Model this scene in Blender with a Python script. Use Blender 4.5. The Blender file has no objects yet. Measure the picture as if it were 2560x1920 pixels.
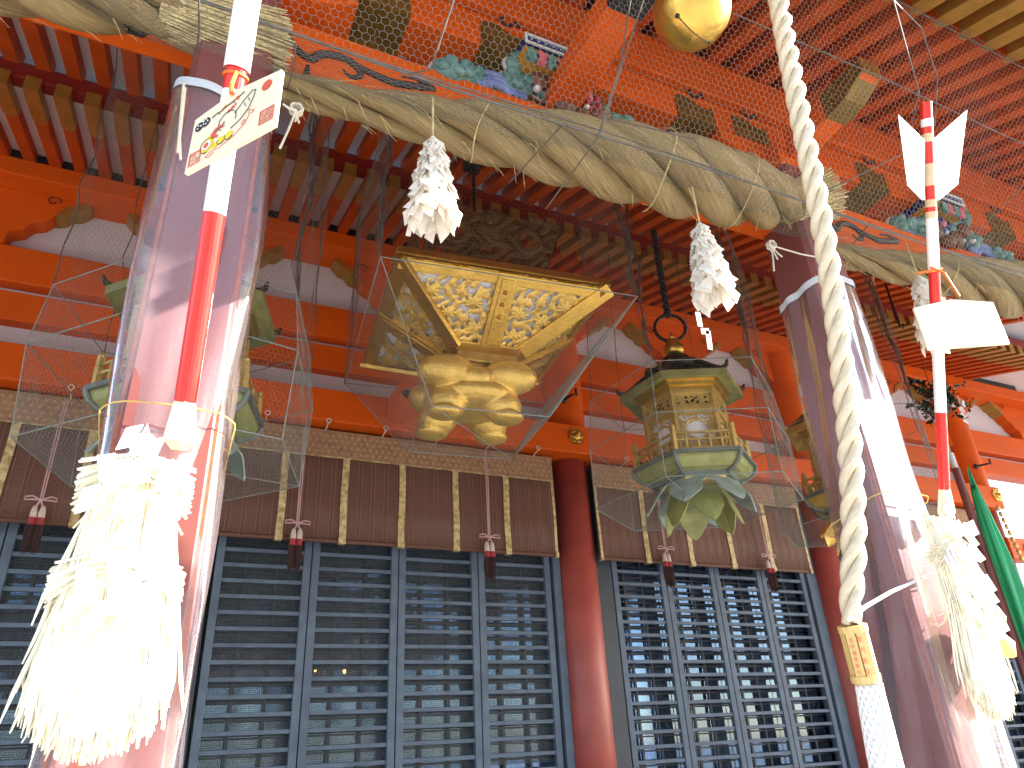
import bpy, bmesh, math, random
import numpy as np
from mathutils import Vector, Matrix
random.seed(7); rng = np.random.default_rng(7)
S = bpy.context.scene; COL = S.collection
R = math.radians
# ------------------------------------------------------------------ camera
CAM = np.array([0.0, 0.0, 1.6]); FPX = 1811.1
YAW, PITCH, ROLL = R(26.356), R(26.697), R(-3.112)
fw = np.array([math.sin(YAW)*math.cos(PITCH), math.cos(YAW)*math.cos(PITCH), math.sin(PITCH)])
rt = np.array([math.cos(YAW), -math.sin(YAW), 0.0]); up = np.cross(rt, fw)
rt, up = math.cos(ROLL)*rt + math.sin(ROLL)*up, -math.sin(ROLL)*rt + math.cos(ROLL)*up
cam = bpy.data.cameras.new('camera'); cam.sensor_width = 36; cam.lens = 36*FPX/2560
cam.clip_start = 0.05; cam.clip_end = 2000
camo = bpy.data.objects.new('camera', cam); COL.objects.link(camo)
camo.matrix_world = Matrix(((rt[0], up[0], -fw[0], CAM[0]), (rt[1], up[1], -fw[1], CAM[1]), (rt[2], up[2], -fw[2], CAM[2]), (0, 0, 0, 1)))
S.camera = camo
# ------------------------------------------------------------------ world, sun, exposure
SUN_EL, SUN_AZ = R(27), R(70.5)          # height above the horizon; swing to the right of straight-on to the hall
W = bpy.data.worlds.new('World'); S.world = W; W.use_nodes = True
nt = W.node_tree; sky = nt.nodes.new('ShaderNodeTexSky'); sky.sky_type = 'NISHITA'; sky.sun_disc = False
sdir = Vector((math.sin(SUN_AZ)*math.cos(SUN_EL), -math.cos(SUN_AZ)*math.cos(SUN_EL), math.sin(SUN_EL)))
sky.sun_elevation = SUN_EL; sky.sun_rotation = math.atan2(sdir.x, sdir.y)
bg = nt.nodes['Background']; nt.links.new(sky.outputs[0], bg.inputs[0]); bg.inputs[1].default_value = 0.105
sl = bpy.data.lights.new('sun', 'SUN'); sl.energy = 5.0; sl.angle = R(0.55); sl.color = (1, .95, .86)
so = bpy.data.objects.new('sun', sl); COL.objects.link(so); so.rotation_euler = sdir.to_track_quat('Z', 'Y').to_euler()
so.location = (3, -6, 9)
S.view_settings.view_transform = 'Standard'; S.view_settings.look = 'None'; S.view_settings.gamma = 1
S.view_settings.exposure = 2.6
S.cycles.use_denoising = True; S.cycles.denoising_prefilter = 'NONE'; S.cycles.max_bounces = 10; S.cycles.diffuse_bounces = 6
S.cycles.transparent_max_bounces = 24; S.cycles.sample_clamp_indirect = 6.0

# ------------------------------------------------------------------ helpers
K = 2560/2212
def ray(x, y): return fw + rt*(x-1280)/FPX - up*(y-960)/FPX
def at(x, y, Y):                 # a point of the photograph placed at depth Y (metres in front of the camera)
    d = ray(x, y); return CAM + d*Y/d[1]
def A(x, y, Y): return at(x*K, y*K, Y)

class MB:
    def __init__(s): s.v = []; s.f = []; s.uv = None
    def add(s, vs, fs):
        n = len(s.v); s.v.extend([tuple(map(float, p)) for p in vs]); s.f.extend([tuple(i+n for i in f) for f in fs]); return s
    def box(s, x0, x1, y0, y1, z0, z1):
        return s.add([(x, y, z) for x in (x0, x1) for y in (y0, y1) for z in (z0, z1)],
                     [(0, 1, 3, 2), (4, 6, 7, 5), (0, 4, 5, 1), (2, 3, 7, 6), (0, 2, 6, 4), (1, 5, 7, 3)])
    def obox(s, c, a, b, d):         # centre and three half-extent vectors
        c, a, b, d = map(np.array, (c, a, b, d))
        return s.add([c+i*a+j*b+k*d for i in (-1, 1) for j in (-1, 1) for k in (-1, 1)],
                     [(0, 1, 3, 2), (4, 6, 7, 5), (0, 4, 5, 1), (2, 3, 7, 6), (0, 2, 6, 4), (1, 5, 7, 3)])
    def bar(s, p, q, w, h, upv=(0, 0, 1)):
        p, q = np.array(p, float), np.array(q, float); d = q-p; L = np.linalg.norm(d); d /= L
        a = np.cross(d, upv); a /= np.linalg.norm(a); b = np.cross(a, d)
        return s.obox((p+q)/2, d*L/2, a*w/2, b*h/2)
    def prism(s, poly, o, u, v, t):  # polygon (a,b) in the plane o+a*u+b*v, extruded by vector t
        o, u, v, t = (np.array(k, float) for k in (o, u, v, t)); n = len(poly)
        P = [o+a*u+b*v for a, b in poly]
        return s.add(P+[p+t for p in P], [tuple(range(n)), tuple(range(2*n-1, n-1, -1))]+[(i, i+n, (i+1) % n+n, (i+1) % n) for i in range(n)])
    def tube(s, path, r, n=8, caps=True):
        path = [np.array(p, float) for p in path]; m = len(path)
        rs = r if hasattr(r, '__len__') else [r]*m
        prev = None; vs = []
        for i, p in enumerate(path):
            d = path[min(i+1, m-1)]-path[max(i-1, 0)]; d = d/(np.linalg.norm(d)+1e-12)
            if prev is None:
                a = np.cross(d, (0, 0, 1) if abs(d[2]) < .9 else (1, 0, 0))
            else: a = prev - d*np.dot(prev, d)
            a /= np.linalg.norm(a)+1e-12; prev = a; b = np.cross(d, a)
            vs += [p+rs[i]*(math.cos(2*math.pi*k/n)*a+math.sin(2*math.pi*k/n)*b) for k in range(n)]
        fs = [(i*n+k, i*n+(k+1) % n, (i+1)*n+(k+1) % n, (i+1)*n+k) for i in range(m-1) for k in range(n)]
        if caps: fs += [tuple(range(n-1, -1, -1)), tuple((m-1)*n+k for k in range(n))]
        return s.add(vs, fs)
    def lathe(s, prof, c, n=24, rot=0.0, ry=1.0):      # prof: (radius, z)
        c = np.array(c, float); m = len(prof); vs = []
        for r, z in prof:
            vs += [c+(r*math.cos(rot+2*math.pi*k/n), ry*r*math.sin(rot+2*math.pi*k/n), z) for k in range(n)]
        fs = [(i*n+k, i*n+(k+1) % n, (i+1)*n+(k+1) % n, (i+1)*n+k) for i in range(m-1) for k in range(n)]
        fs += [tuple(range(n-1, -1, -1)), tuple((m-1)*n+k for k in range(n))]
        return s.add(vs, fs)
    def ell(s, c, r, nu=16, nv=10, M=None):
        vs = []; fs = []
        for j in range(nv+1):
            t = math.pi*j/nv
            for i in range(nu):
                p = 2*math.pi*i/nu; q = np.array((r[0]*math.sin(t)*math.cos(p), r[1]*math.sin(t)*math.sin(p), r[2]*math.cos(t)))
                if M is not None: q = M@q
                vs.append(np.array(c)+q)
        fs = [(j*nu+i, (j+1)*nu+i, (j+1)*nu+(i+1) % nu, j*nu+(i+1) % nu) for j in range(nv) for i in range(nu)]
        return s.add(vs, fs)
    def build(s, name, mat, parent=None, smooth=False, bevel=0, loc=None):
        me = bpy.data.meshes.new(name); me.from_pydata(s.v, [], s.f); me.validate(); me.update()
        o = bpy.data.objects.new(name, me); COL.objects.link(o)
        if mat: me.materials.append(mat)
        if s.uv is not None:
            l = me.uv_layers.new(name='uv'); idx = np.empty(len(me.loops), int); me.loops.foreach_get('vertex_index', idx)
            l.data.foreach_set('uv', np.array(s.uv)[idx].ravel())
        if bevel:
            b = o.modifiers.new('bevel', 'BEVEL'); b.width = bevel; b.segments = 2; b.limit_method = 'ANGLE'; b.angle_limit = R(40)
        if smooth: me.polygons.foreach_set('use_smooth', [True]*len(me.polygons))
        if parent is not None:
            o.parent = parent; o.matrix_parent_inverse = Matrix.Translation(parent.location).inverted()
        elif loc is not None:
            me.transform(Matrix.Translation(-Vector(loc))); o.location = loc
        return o
def build_np(name, V, F, mat, parent=None, smooth=False):
    me = bpy.data.meshes.new(name); V = np.asarray(V, np.float32); F = np.asarray(F, np.int32); k = F.shape[1]
    me.vertices.add(len(V)); me.vertices.foreach_set('co', V.ravel())
    me.loops.add(F.size); me.loops.foreach_set('vertex_index', F.ravel())
    me.polygons.add(len(F)); me.polygons.foreach_set('loop_start', np.arange(0, F.size, k, dtype=np.int32))
    me.update(calc_edges=True)
    if smooth: me.polygons.foreach_set('use_smooth', [True]*len(F))
    o = bpy.data.objects.new(name, me); COL.objects.link(o); me.materials.append(mat)
    if parent is not None: o.parent = parent; o.matrix_parent_inverse = Matrix.Translation(parent.location).inverted()
    return o
def tag(o, label, cat, group=None, kind=None):
    o['label'] = label; o['category'] = cat
    if group: o['group'] = group
    if kind: o['kind'] = kind
    return o
def thing(name, label, cat, loc, group=None):
    o = bpy.data.objects.new(name, None); COL.objects.link(o); o.location = [float(k) for k in loc]; o.empty_display_size = .1
    return tag(o, label, cat, group)
def structure(o): o['kind'] = 'structure'; return o
def dup(root, off, label, mats=None):
    def cp(o, par):
        c = o.copy(); COL.objects.link(c)
        if par is not None: c.parent = par; c.matrix_parent_inverse = o.matrix_parent_inverse.copy()
        if mats and o.type == 'MESH' and o.data.materials and o.data.materials[0].name in mats:
            c.data = o.data.copy(); c.data.materials[0] = mats[o.data.materials[0].name]
        for ch in o.children: cp(ch, c)
        return c
    r = cp(root, None); r.location = root.location + Vector(off); r['label'] = label
    return r

# ------------------------------------------------------------------ materials
def mat(name, col, rough=.6, metal=0.0, var=.15, scale=6, bump=0.0, bscale=60, spec=.5, sheen=0, coords='Object', stretch=(1, 1, 1), col2=None):
    m = bpy.data.materials.new(name); m.use_nodes = True; n = m.node_tree; L = n.links; b = n.nodes['Principled BSDF']
    b.inputs['Roughness'].default_value = rough; b.inputs['Metallic'].default_value = metal; b.inputs['Specular IOR Level'].default_value = spec
    tc = n.nodes.new('ShaderNodeTexCoord'); mp = n.nodes.new('ShaderNodeMapping'); mp.inputs['Scale'].default_value = stretch
    L.new(tc.outputs[coords], mp.inputs[0])
    no = n.nodes.new('ShaderNodeTexNoise'); no.inputs['Scale'].default_value = scale; no.inputs['Detail'].default_value = 6
    L.new(mp.outputs[0], no.inputs['Vector'])
    rp = n.nodes.new('ShaderNodeValToRGB'); L.new(no.outputs['Fac'], rp.inputs[0])
    c2 = col2 or tuple(min(1, c*(1+var)) for c in col)
    rp.color_ramp.elements[0].position = .32; rp.color_ramp.elements[1].position = .68
    rp.color_ramp.elements[0].color = (*[c*(1-var) for c in col], 1); rp.color_ramp.elements[1].color = (*c2, 1)
    L.new(rp.outputs[0], b.inputs['Base Color'])
    if bump:
        n2 = n.nodes.new('ShaderNodeTexNoise'); n2.inputs['Scale'].default_value = bscale; n2.inputs['Detail'].default_value = 4
        L.new(mp.outputs[0], n2.inputs['Vector'])
        bp = n.nodes.new('ShaderNodeBump'); bp.inputs['Strength'].default_value = bump; bp.inputs['Distance'].default_value = .01
        L.new(n2.outputs['Fac'], bp.inputs['Height']); L.new(bp.outputs[0], b.inputs['Normal'])
    return m
def translucent(m, fac, col):
    n = m.node_tree; b = n.nodes['Principled BSDF']; t = n.nodes.new('ShaderNodeBsdfTranslucent'); t.inputs[0].default_value = (*col, 1)
    mx = n.nodes.new('ShaderNodeMixShader'); mx.inputs[0].default_value = fac
    n.links.new(b.outputs[0], mx.inputs[1]); n.links.new(t.outputs[0], mx.inputs[2]); n.links.new(mx.outputs[0], n.nodes['Material Output'].inputs[0]); return m
def glassy(name, gloss_rough, dust_haze, dust_haze_col, tint, fres=1.45, noise=3.0, bump=0.0, gl=1.0, gcol=(1, 1, 1)):
    m = bpy.data.materials.new(name); m.use_nodes = True; n = m.node_tree; L = n.links; n.nodes.remove(n.nodes['Principled BSDF'])
    tr = n.nodes.new('ShaderNodeBsdfTransparent'); tr.inputs[0].default_value = (*tint, 1)
    gs = n.nodes.new('ShaderNodeBsdfGlossy'); gs.inputs['Roughness'].default_value = gloss_rough; gs.inputs[0].default_value = (*gcol, 1)
    df = n.nodes.new('ShaderNodeBsdfDiffuse'); df.inputs[0].default_value = (*dust_haze_col, 1)
    fr = n.nodes.new('ShaderNodeFresnel'); fr.inputs[0].default_value = fres
    tc = n.nodes.new('ShaderNodeTexCoord'); no = n.nodes.new('ShaderNodeTexNoise'); no.inputs['Scale'].default_value = noise; no.inputs['Detail'].default_value = 5
    L.new(tc.outputs['Object'], no.inputs['Vector'])
    ml = n.nodes.new('ShaderNodeMath'); ml.operation = 'MULTIPLY'; ml.inputs[1].default_value = dust_haze*2; L.new(no.outputs['Fac'], ml.inputs[0])
    m1 = n.nodes.new('ShaderNodeMixShader'); L.new(ml.outputs[0], m1.inputs[0]); L.new(tr.outputs[0], m1.inputs[1]); L.new(df.outputs[0], m1.inputs[2])
    mg = n.nodes.new('ShaderNodeMath'); mg.operation = 'MULTIPLY'; mg.inputs[1].default_value = gl; L.new(fr.outputs[0], mg.inputs[0])
    m2 = n.nodes.new('ShaderNodeMixShader'); L.new(mg.outputs[0], m2.inputs[0]); L.new(m1.outputs[0], m2.inputs[1]); L.new(gs.outputs[0], m2.inputs[2])
    L.new(m2.outputs[0], n.nodes['Material Output'].inputs[0])
    if bump:
        n2 = n.nodes.new('ShaderNodeTexNoise'); n2.inputs['Scale'].default_value = 9; mp = n.nodes.new('ShaderNodeMapping'); mp.inputs['Scale'].default_value = (1.6, 1.6, .22); mp.inputs['Rotation'].default_value = (.1, .25, 0); L.new(tc.outputs['Object'], mp.inputs[0]); L.new(mp.outputs[0], n2.inputs['Vector'])
        bp = n.nodes.new('ShaderNodeBump'); bp.inputs['Strength'].default_value = bump; bp.inputs['Distance'].default_value = .03
        L.new(n2.outputs['Fac'], bp.inputs['Height']); L.new(bp.outputs[0], gs.inputs['Normal']); L.new(bp.outputs[0], fr.inputs['Normal'])
    return m
def straw_mat(name, c0, c1, uscale, vscale, bump=.8):
    m = bpy.data.materials.new(name); m.use_nodes = True; n = m.node_tree; L = n.links; b = n.nodes['Principled BSDF']; b.inputs['Roughness'].default_value = .55
    b.inputs['Specular IOR Level'].default_value = .35
    tc = n.nodes.new('ShaderNodeUVMap'); mp = n.nodes.new('ShaderNodeMapping'); mp.inputs['Scale'].default_value = (uscale, vscale, 1); L.new(tc.outputs[0], mp.inputs[0])
    no = n.nodes.new('ShaderNodeTexNoise'); no.inputs['Scale'].default_value = 1; no.inputs['Detail'].default_value = 5; no.inputs['Roughness'].default_value = .7; L.new(mp.outputs[0], no.inputs['Vector'])
    rp = n.nodes.new('ShaderNodeValToRGB'); rp.color_ramp.elements[0].position = .3; rp.color_ramp.elements[1].position = .7
    rp.color_ramp.elements[0].color = (*c0, 1); rp.color_ramp.elements[1].color = (*c1, 1); L.new(no.outputs['Fac'], rp.inputs[0]); L.new(rp.outputs[0], b.inputs['Base Color'])
    bp = n.nodes.new('ShaderNodeBump'); bp.inputs['Strength'].default_value = bump; bp.inputs['Distance'].default_value = .012
    L.new(no.outputs['Fac'], bp.inputs['Height']); L.new(bp.outputs[0], b.inputs['Normal']); return m

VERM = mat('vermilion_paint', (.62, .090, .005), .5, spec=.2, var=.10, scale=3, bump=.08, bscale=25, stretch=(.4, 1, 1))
VERMD = mat('vermilion_shaded', (.43, .062, .006), .55, spec=.2, var=.16, scale=4)  # same vermilion made darker: shade under the roof put into the colour
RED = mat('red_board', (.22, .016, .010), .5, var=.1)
MAROON = mat('maroon_lacquer', (.33, .062, .048), .45, var=.14, scale=5, bump=.05, bscale=30)
PILLAR = mat('pillar_lacquer', (.18, .052, .044), .4, var=.12, scale=4, stretch=(1, 1, .3), bump=.06, bscale=20)
RUST = mat('worn_vermilion_edge', (.30, .075, .03), .6, var=.3, scale=30)
PLASTER = mat('white_plaster', (.62, .56, .57), .75, var=.05, scale=2, bump=.05)
WHITEBOARD = mat('white_soffit', (.66, .60, .60), .75, var=.06, scale=3)
GOLDCAP = mat('gilt_cap', (.40, .22, .045), .42, .6, var=.14, scale=14, bump=.15, bscale=40)
GOLD = mat('gilt_metal', (.64, .41, .09), .30, .9, var=.14, scale=10, bump=.18, bscale=45)
GOLDR = mat('gilt_leaf', (.70, .46, .11), .42, .58, var=.22, scale=9, bump=.45, bscale=38)
BRASSD = mat('tarnished_brass', (.20, .115, .02), .5, .5, var=.2, scale=12)
BLACK = mat('black_iron', (.018, .016, .018), .5, .2, var=.2, scale=20)
INK = mat('black_groove_paint', (.02, .016, .02), .6, var=.1)
DOORB = mat('blue_grey_lattice', (.095, .128, .175), .6, spec=.3, var=.16, scale=9, bump=.06)
DOORD = mat('dark_frame', (.028, .035, .05), .55, var=.15)
PERF = mat('perforated_screen', (.05, .06, .065), .6, var=.1)
BLIND = mat('bamboo_blind', (.120, .052, .033), .65, var=.18, scale=2.5, bump=.25, bscale=1, stretch=(1, 1, 160))
BROC = mat('brocade_band', (.52, .36, .13), .5, var=.45, scale=30, col2=(.66, .52, .26))
BROCT = mat('brocade_border', (.25, .13, .07), .6, var=.1, scale=24, col2=(.34, .20, .11))
BROCD = mat('brocade_diamond', (.40, .25, .12), .6, var=.1)
THREAD = mat('blind_thread', (.24, .11, .08), .7, var=.1)
CORD = mat('pink_cord', (.50, .30, .30), .7, var=.1)
TWHITE = mat('tassel_white', (.55, .45, .38), .8, var=.1, scale=40)
TRED = mat('tassel_red', (.30, .03, .035), .8, var=.2, scale=60, stretch=(1, 1, .1))
TDARK = mat('tassel_dark', (.05, .02, .02), .85, var=.3, scale=60, stretch=(1, 1, .1))
WIRE = mat('galvanised_wire', (.19, .18, .145), .5, .3, var=.2, scale=30)
WIREC = mat('galvanised_cage_wire', (.20, .23, .21), .6, .0, var=.2, scale=30)
WIRED = mat('dark_net_cord', (.10, .085, .07), .7, var=.25, scale=30)
STRAW = straw_mat('twisted_straw', (.18, .112, .04), (.51, .372, .17), 80, 8, 1.0)
STRAWL = mat('loose_straw', (.46, .36, .17), .6, var=.3, scale=25)
STRAWW = mat('pale_rice_straw', (.86, .80, .62), .65, var=.12, scale=30)
ROPEW = straw_mat('white_hemp', (.58, .46, .30), (.74, .65, .48), 5, 30, .5)
PAPER = translucent(mat('white_paper', (.87, .83, .76), .8, var=.03), .38, (.85, .80, .70))
PAPERW = mat('white_card', (.86, .84, .82), .6, var=.02)
FEATHER = translucent(mat('white_fletching', (.86, .86, .86), .6, var=.02), .15, (.8, .8, .8))
ARED = mat('red_lacquer_shaft', (.62, .022, .016), .25, var=.08, scale=12)
AWHITE = mat('white_lacquer_shaft', (.82, .80, .78), .3, var=.03)
ABEIGE = mat('bare_wood', (.62, .44, .26), .45, var=.1, scale=20)
WOODP = mat('pale_cypress', (.80, .70, .50), .5, var=.06, scale=12, stretch=(1, 1, .15))
ORANGEC = mat('orange_cord', (.75, .17, .02), .6, var=.1)
TAPE = mat('white_hem_tape', (.55, .58, .62), .5, var=.06)
PLASTIC = glassy('clear_vinyl_sheet', .18, .13, (.58, .53, .58), (.95, .93, .96), 1.33, 2.2, .5, .6)
GLASS = glassy('window_glass', .05, .30, (.17, .24, .36), (.72, .78, .86), 1.75, 1.3, 0, 1.5, (.46, .68, 1))  # sky-blue reflection and pale haze painted into the pane's own colours
GREENV = mat('verdigris_gilt', (.27, .28, .10), .48, .25, var=.2, scale=9, bump=.12, bscale=25)
GREENP = mat('pale_verdigris', (.30, .37, .33), .55, .15, var=.2, scale=12, bump=.2)
BRONZE = mat('dark_bronze', (.055, .035, .02), .5, .4, var=.25, scale=12)
BRONZET = mat('grey_bronze_trim', (.16, .18, .16), .5, .4, var=.2, scale=12)
LGOLD = mat('lantern_brass', (.58, .42, .14), .42, .6, var=.18, scale=14, bump=.15)
CROWN = mat('tarnished_crown', (.115, .06, .02), .5, .55, var=.3, scale=12, bump=.3)
LPAPER = mat('lantern_paper', (.86, .86, .88), .8, var=.04)
LEAF = mat('glossy_dark_leaf', (.016, .045, .022), .25, var=.35, scale=20)
CLOTHG = mat('green_cloth', (.02, .34, .13), .45, var=.1, scale=4)
BAMBOO = mat('split_bamboo', (.60, .43, .16), .4, var=.12, scale=10, stretch=(1, 1, .1))
SEAL = mat('red_ink', (.62, .10, .05), .6, var=.05)
YEL = mat('yellow_ink', (.75, .55, .03), .6, var=.05)
PINK = mat('pink_pigment', (.55, .12, .16), .6, var=.25, scale=15)
CRIM = mat('crimson_pigment', (.30, .016, .03), .6, var=.25, scale=15)
TEAL = mat('teal_pigment', (.05, .20, .17), .6, var=.35, scale=12, col2=(.16, .33, .30))
BLUE = mat('blue_pigment', (.07, .12, .38), .6, var=.3, scale=9, col2=(.25, .33, .60))
NAVY = mat('navy_pigment', (.02, .03, .16), .6, var=.2)
BROWN = mat('brown_pigment', (.16, .055, .03), .6, var=.3, scale=10)
OCHRE = mat('ochre_pigment', (.50, .26, .02), .5, .2, var=.15)
CHALK = mat('chalk_white', (.66, .68, .66), .7, var=.1)
GRAVEL = mat('pale_gravel', (.31, .32, .33), .9, var=.15, scale=3, bump=.3, bscale=80)
STONE = mat('granite', (.42, .40, .37), .8, var=.12, scale=14, bump=.1)
ROOFD = mat('bark_roof', (.06, .045, .035), .85, var=.2, scale=10)
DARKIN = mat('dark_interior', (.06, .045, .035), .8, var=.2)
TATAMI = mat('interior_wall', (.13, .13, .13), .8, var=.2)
LAMP = bpy.data.materials.new('altar_lamp_flame'); LAMP.use_nodes = True
LAMP.node_tree.nodes['Principled BSDF'].inputs['Emission Color'].default_value = (1, .55, .12, 1); LAMP.node_tree.nodes['Principled BSDF'].inputs['Emission Strength'].default_value = 4

# ================================================================== SETTING
structure(MB().add([(-400, -400, 0), (400, -400, 0), (400, 400, 0), (-400, 400, 0)], [(0, 1, 2, 3)]).build('ground', GRAVEL))
structure(MB().box(-9, 14, 1.2, 14, 0, .16).build('stone_platform', STONE, bevel=.02))
structure(MB().box(-9, 14, 2.6, 14, .16, .40).box(-9, 14, 3.2, 14, .40, .55).build('veranda_floor', mat('dark_boards', (.13, .095, .07), .6, var=.2, scale=8), bevel=.02))

# ================================================================== SHRINE HALL
hall = thing('shrine_hall', 'vermilion shrine hall with white plaster bands, blue lattice doors and maroon columns', 'shrine hall', (3, 5.5, .55))
COLX = (-6.02, -3.05, -.08, 3.25, 6.22, 9.19)
for x in COLX:
    MB().lathe([(.185, .5), (.18, 2.0), (.176, 3.94)], (x, 5.5, 0), 32).build('column', MAROON, hall, smooth=False)
    o = MB().lathe([(.20, 4.19), (.20, 5.62)], (x, 5.5, 0), 32).build('upper_column', VERM, hall)
for o in hall.children:
    if o.name.startswith(('column', 'upper_column')) and len(o.data.polygons) > 40:
        o.data.polygons.foreach_set('use_smooth', [len(p.vertices) == 4 for p in o.data.polygons])
XA, XB = -7.5, 9.22
MB().box(XA, XB, 5.20, 5.62, 3.93, 4.205).build('lintel_beam', VERM, hall, bevel=.012)
MB().box(XA, 13.5, 5.44, 5.62, 4.50, 4.735).build('tie_beam', VERM, hall, bevel=.01)
MB().box(XA, 13.5, 5.43, 5.62, 4.81, 5.115).build('tie_beam', VERM, hall, bevel=.01)
MB().box(XA, 13.5, 5.21, 5.62, 5.60, 5.755).build('eave_purlin', VERM, hall, bevel=.01)
MB().box(XA, 9.19, 5.55, 5.60, 4.20, 5.62).build('plaster_wall', PLASTER, hall)
MB().box(9.19, 13.5, 5.55, 5.60, 4.72, 5.62).build('plaster_wall', PLASTER, hall)
# carved bracket struts between the plaster fields, gilt fittings at their tips
def bracket(x):
    side = [(.13, 5.115), (.145, 5.22), (.23, 5.26), (.27, 5.33), (.34, 5.36), (.40, 5.44), (.46, 5.46), (.50, 5.52), (.56, 5.535), (.60, 5.60)]
    poly = [(-a, b) for a, b in side][::-1] + side
    b = MB().prism(poly, (x, 5.40, 0), (1, 0, 0), (0, 0, 1), (0, .15, 0)).build('bracket', VERM, hall, bevel=.008)
    for sg in (-1, 1):
        g = MB()
        tip = [(.40, 5.425), (.46, 5.445), (.50, 5.50), (.56, 5.515), (.62, 5.585), (.62, 5.612), (.56, 5.60), (.52, 5.565), (.45, 5.53), (.42, 5.48)]
        g.prism([(sg*a, c) for a, c in (tip if sg > 0 else tip[::-1])], (x, 5.385, 0), (1, 0, 0), (0, 0, 1), (0, .172, 0))
        g.build('fitting', GOLDCAP, b, bevel=.004)
        c = MB()
        c.tube([(x+sg*(.36+.05*math.cos(t)*(1-t/9)), 5.392, 5.56+.05*math.sin(t)*(1-t/9)) for t in np.linspace(0, 6.4, 18)], .004, 5)
        c.build('scroll_line', INK, b)
    return b
MIDX = [(a+b)/2 for a, b in zip(COLX, COLX[1:])]
for x in list(COLX)+MIDX+[10.7, 12.2]: bracket(x)
for x in (MIDX[2], MIDX[3], MIDX[1]):   # short nosing beam under the lintel's middle
    x -= .085; MB().box(x-.06, x+.06, 4.86, 5.19, 3.99, 4.185).build('nosing', VERM, hall, bevel=.008)
    MB().prism([(-.05, 0), (0, -.045), (.05, 0), (0, .045)], (x, 4.855, 4.09), (1, 0, 0), (0, 0, 1), (0, .006, 0)).build('inlay', BLACK, hall)
    MB().box(x+.062, x+.068, 4.90, 5.17, 4.0, 4.175).build('side_plate', GOLDCAP, hall)
def flower_fitting(x, y, z, r=.085):
    f = MB(); n = 6
    pts = [((r*(.86+.14*abs(math.cos(n*t/2)))*math.cos(t)), (r*(.86+.14*abs(math.cos(n*t/2)))*math.sin(t))) for t in np.linspace(0, 2*math.pi, 48, endpoint=False)]
    f.prism(pts, (x, y, z), (1, 0, 0), (0, 0, 1), (0, -.008, 0))
    for k in range(6): f.ell((x+.6*r*math.cos(k*math.pi/3), y-.008, z+.6*r*math.sin(k*math.pi/3)), (.2*r, .006, .2*r), 8, 6)
    f.ell((x, y-.01, z), (.42*r, .018, .42*r), 16, 8); f.ell((x, y-.03, z), (.2*r, .03, .2*r), 12, 8)
    return f
for x in COLX: flower_fitting(x-.06, 5.197, 4.09).build('flower_fitting', GOLD, hall, smooth=False)
# iron hook on the right of each upper column
for x in (3.25, 9.19):
    MB().tube([(x-.09, 5.30, 4.50), (x-.09, 5.14, 4.48), (x-.05, 5.14, 4.48), (x-.05, 5.14, 4.55)], .012, 6).ell((x-.09, 5.30, 4.5), (.035, .02, .035), 10, 6).build('iron_hook_bracket', BLACK, hall)
# lower cross beam and post at the hall's right corner
MB().box(9.0, 13.5, 5.18, 5.36, 3.30, 3.56).build('side_rail_beam', VERM, hall, bevel=.01)
flower_fitting(9.32, 5.177, 3.43, .07).build('flower_fitting', GOLD, hall)
MB().box(8.9, 9.05, 5.3, 5.6, 3.7, 3.92).build('corner_block', VERM, hall, bevel=.01)
# sliding lattice doors
DZ0, DZ1 = .75, 3.93
def door(x0, x1, bars, perf, mid_off=0.0):
    Y = 5.50; s = .036
    d = MB(); d.box(x0, x0+s*1.5, Y-.022, Y+.022, DZ0, DZ1); d.box(x1-s*1.5, x1, Y-.022, Y+.022, DZ0, DZ1)
    z = DZ0+.05
    while z < DZ1: d.box(x0+s*1.5, x1-s*1.5, Y-.015, Y+.013, z-.014, z+.014); z += .1085
    p = d.build('door_panel', DOORB, hall, bevel=.003)
    l = MB(); Y2 = Y+.105
    for k in range(1, bars+1):
        x = x0+(x1-x0)*k/(bars+1); l.box(x-.011, x+.011, Y2-.01, Y2+.012, DZ0, DZ1)
    z = DZ0+.02
    while z < DZ1: l.box(x0, x1, Y2-.008, Y2+.010, z-.006, z+.006); z += .1085
    q = l.build('inner_lattice', DOORD, p)
    g = MB().box(x0, x1, Y2+.03, Y2+.036, DZ0, DZ1).build('pane', GLASS, p)
    if perf:
        sc = MB(); px = .0125; z = 1.55; Yp = Y+.03; row = 0
        h = perf_mesh(x0+s*1.5, x1-s*1.5, Yp, p)
    return p
def perf_mesh(x0, x1, Y, p):      # fine wire screen: crossed strands
    v = []; f = []
    def strip(a, b, w, hor):
        n = len(v)
        if hor: v.extend([(a[0], Y, a[1]-w), (b[0], Y, b[1]-w), (b[0], Y, b[1]+w), (a[0], Y, a[1]+w)])
        else: v.extend([(a[0]-w, Y+.001, a[1]), (b[0]-w, Y+.001, b[1]), (b[0]+w, Y+.001, b[1]), (a[0]+w, Y+.001, a[1])])
        f.append((n, n+1, n+2, n+3))
    z = 1.5
    while z < DZ1: strip((x0, z), (x1, z), .0014, True); z += .0125
    x = x0
    while x < x1: strip((x, 1.5), (x, DZ1), .0014, False); x += .0125
    o = build_np('wire_screen', v, f, PERF, p); return o
def door_bay(a, b, xs, bars, perf):
    MB().box(a, xs[0]-.02, 5.46, 5.62, DZ0-.2, 3.93).build('door_jamb', DOORD, hall, bevel=.004)
    MB().box(xs[-1]+.02, b, 5.46, 5.62, DZ0-.2, 3.93).build('door_jamb', DOORB, hall, bevel=.004)
    for x0, x1 in zip(xs, xs[1:]): door(x0+.004, x1-.004, bars, perf)
    MB().box(xs[0], xs[-1], 5.44, 5.66, .55, DZ0-.005).build('door_sill', DOORB, hall, bevel=.006)
door_bay(.10, 3.07, [.316+.6665*k for k in range(5)], 2, True)
door_bay(3.43, 6.05, [3.60+.577*k for k in range(5)], 2, False)
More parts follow.
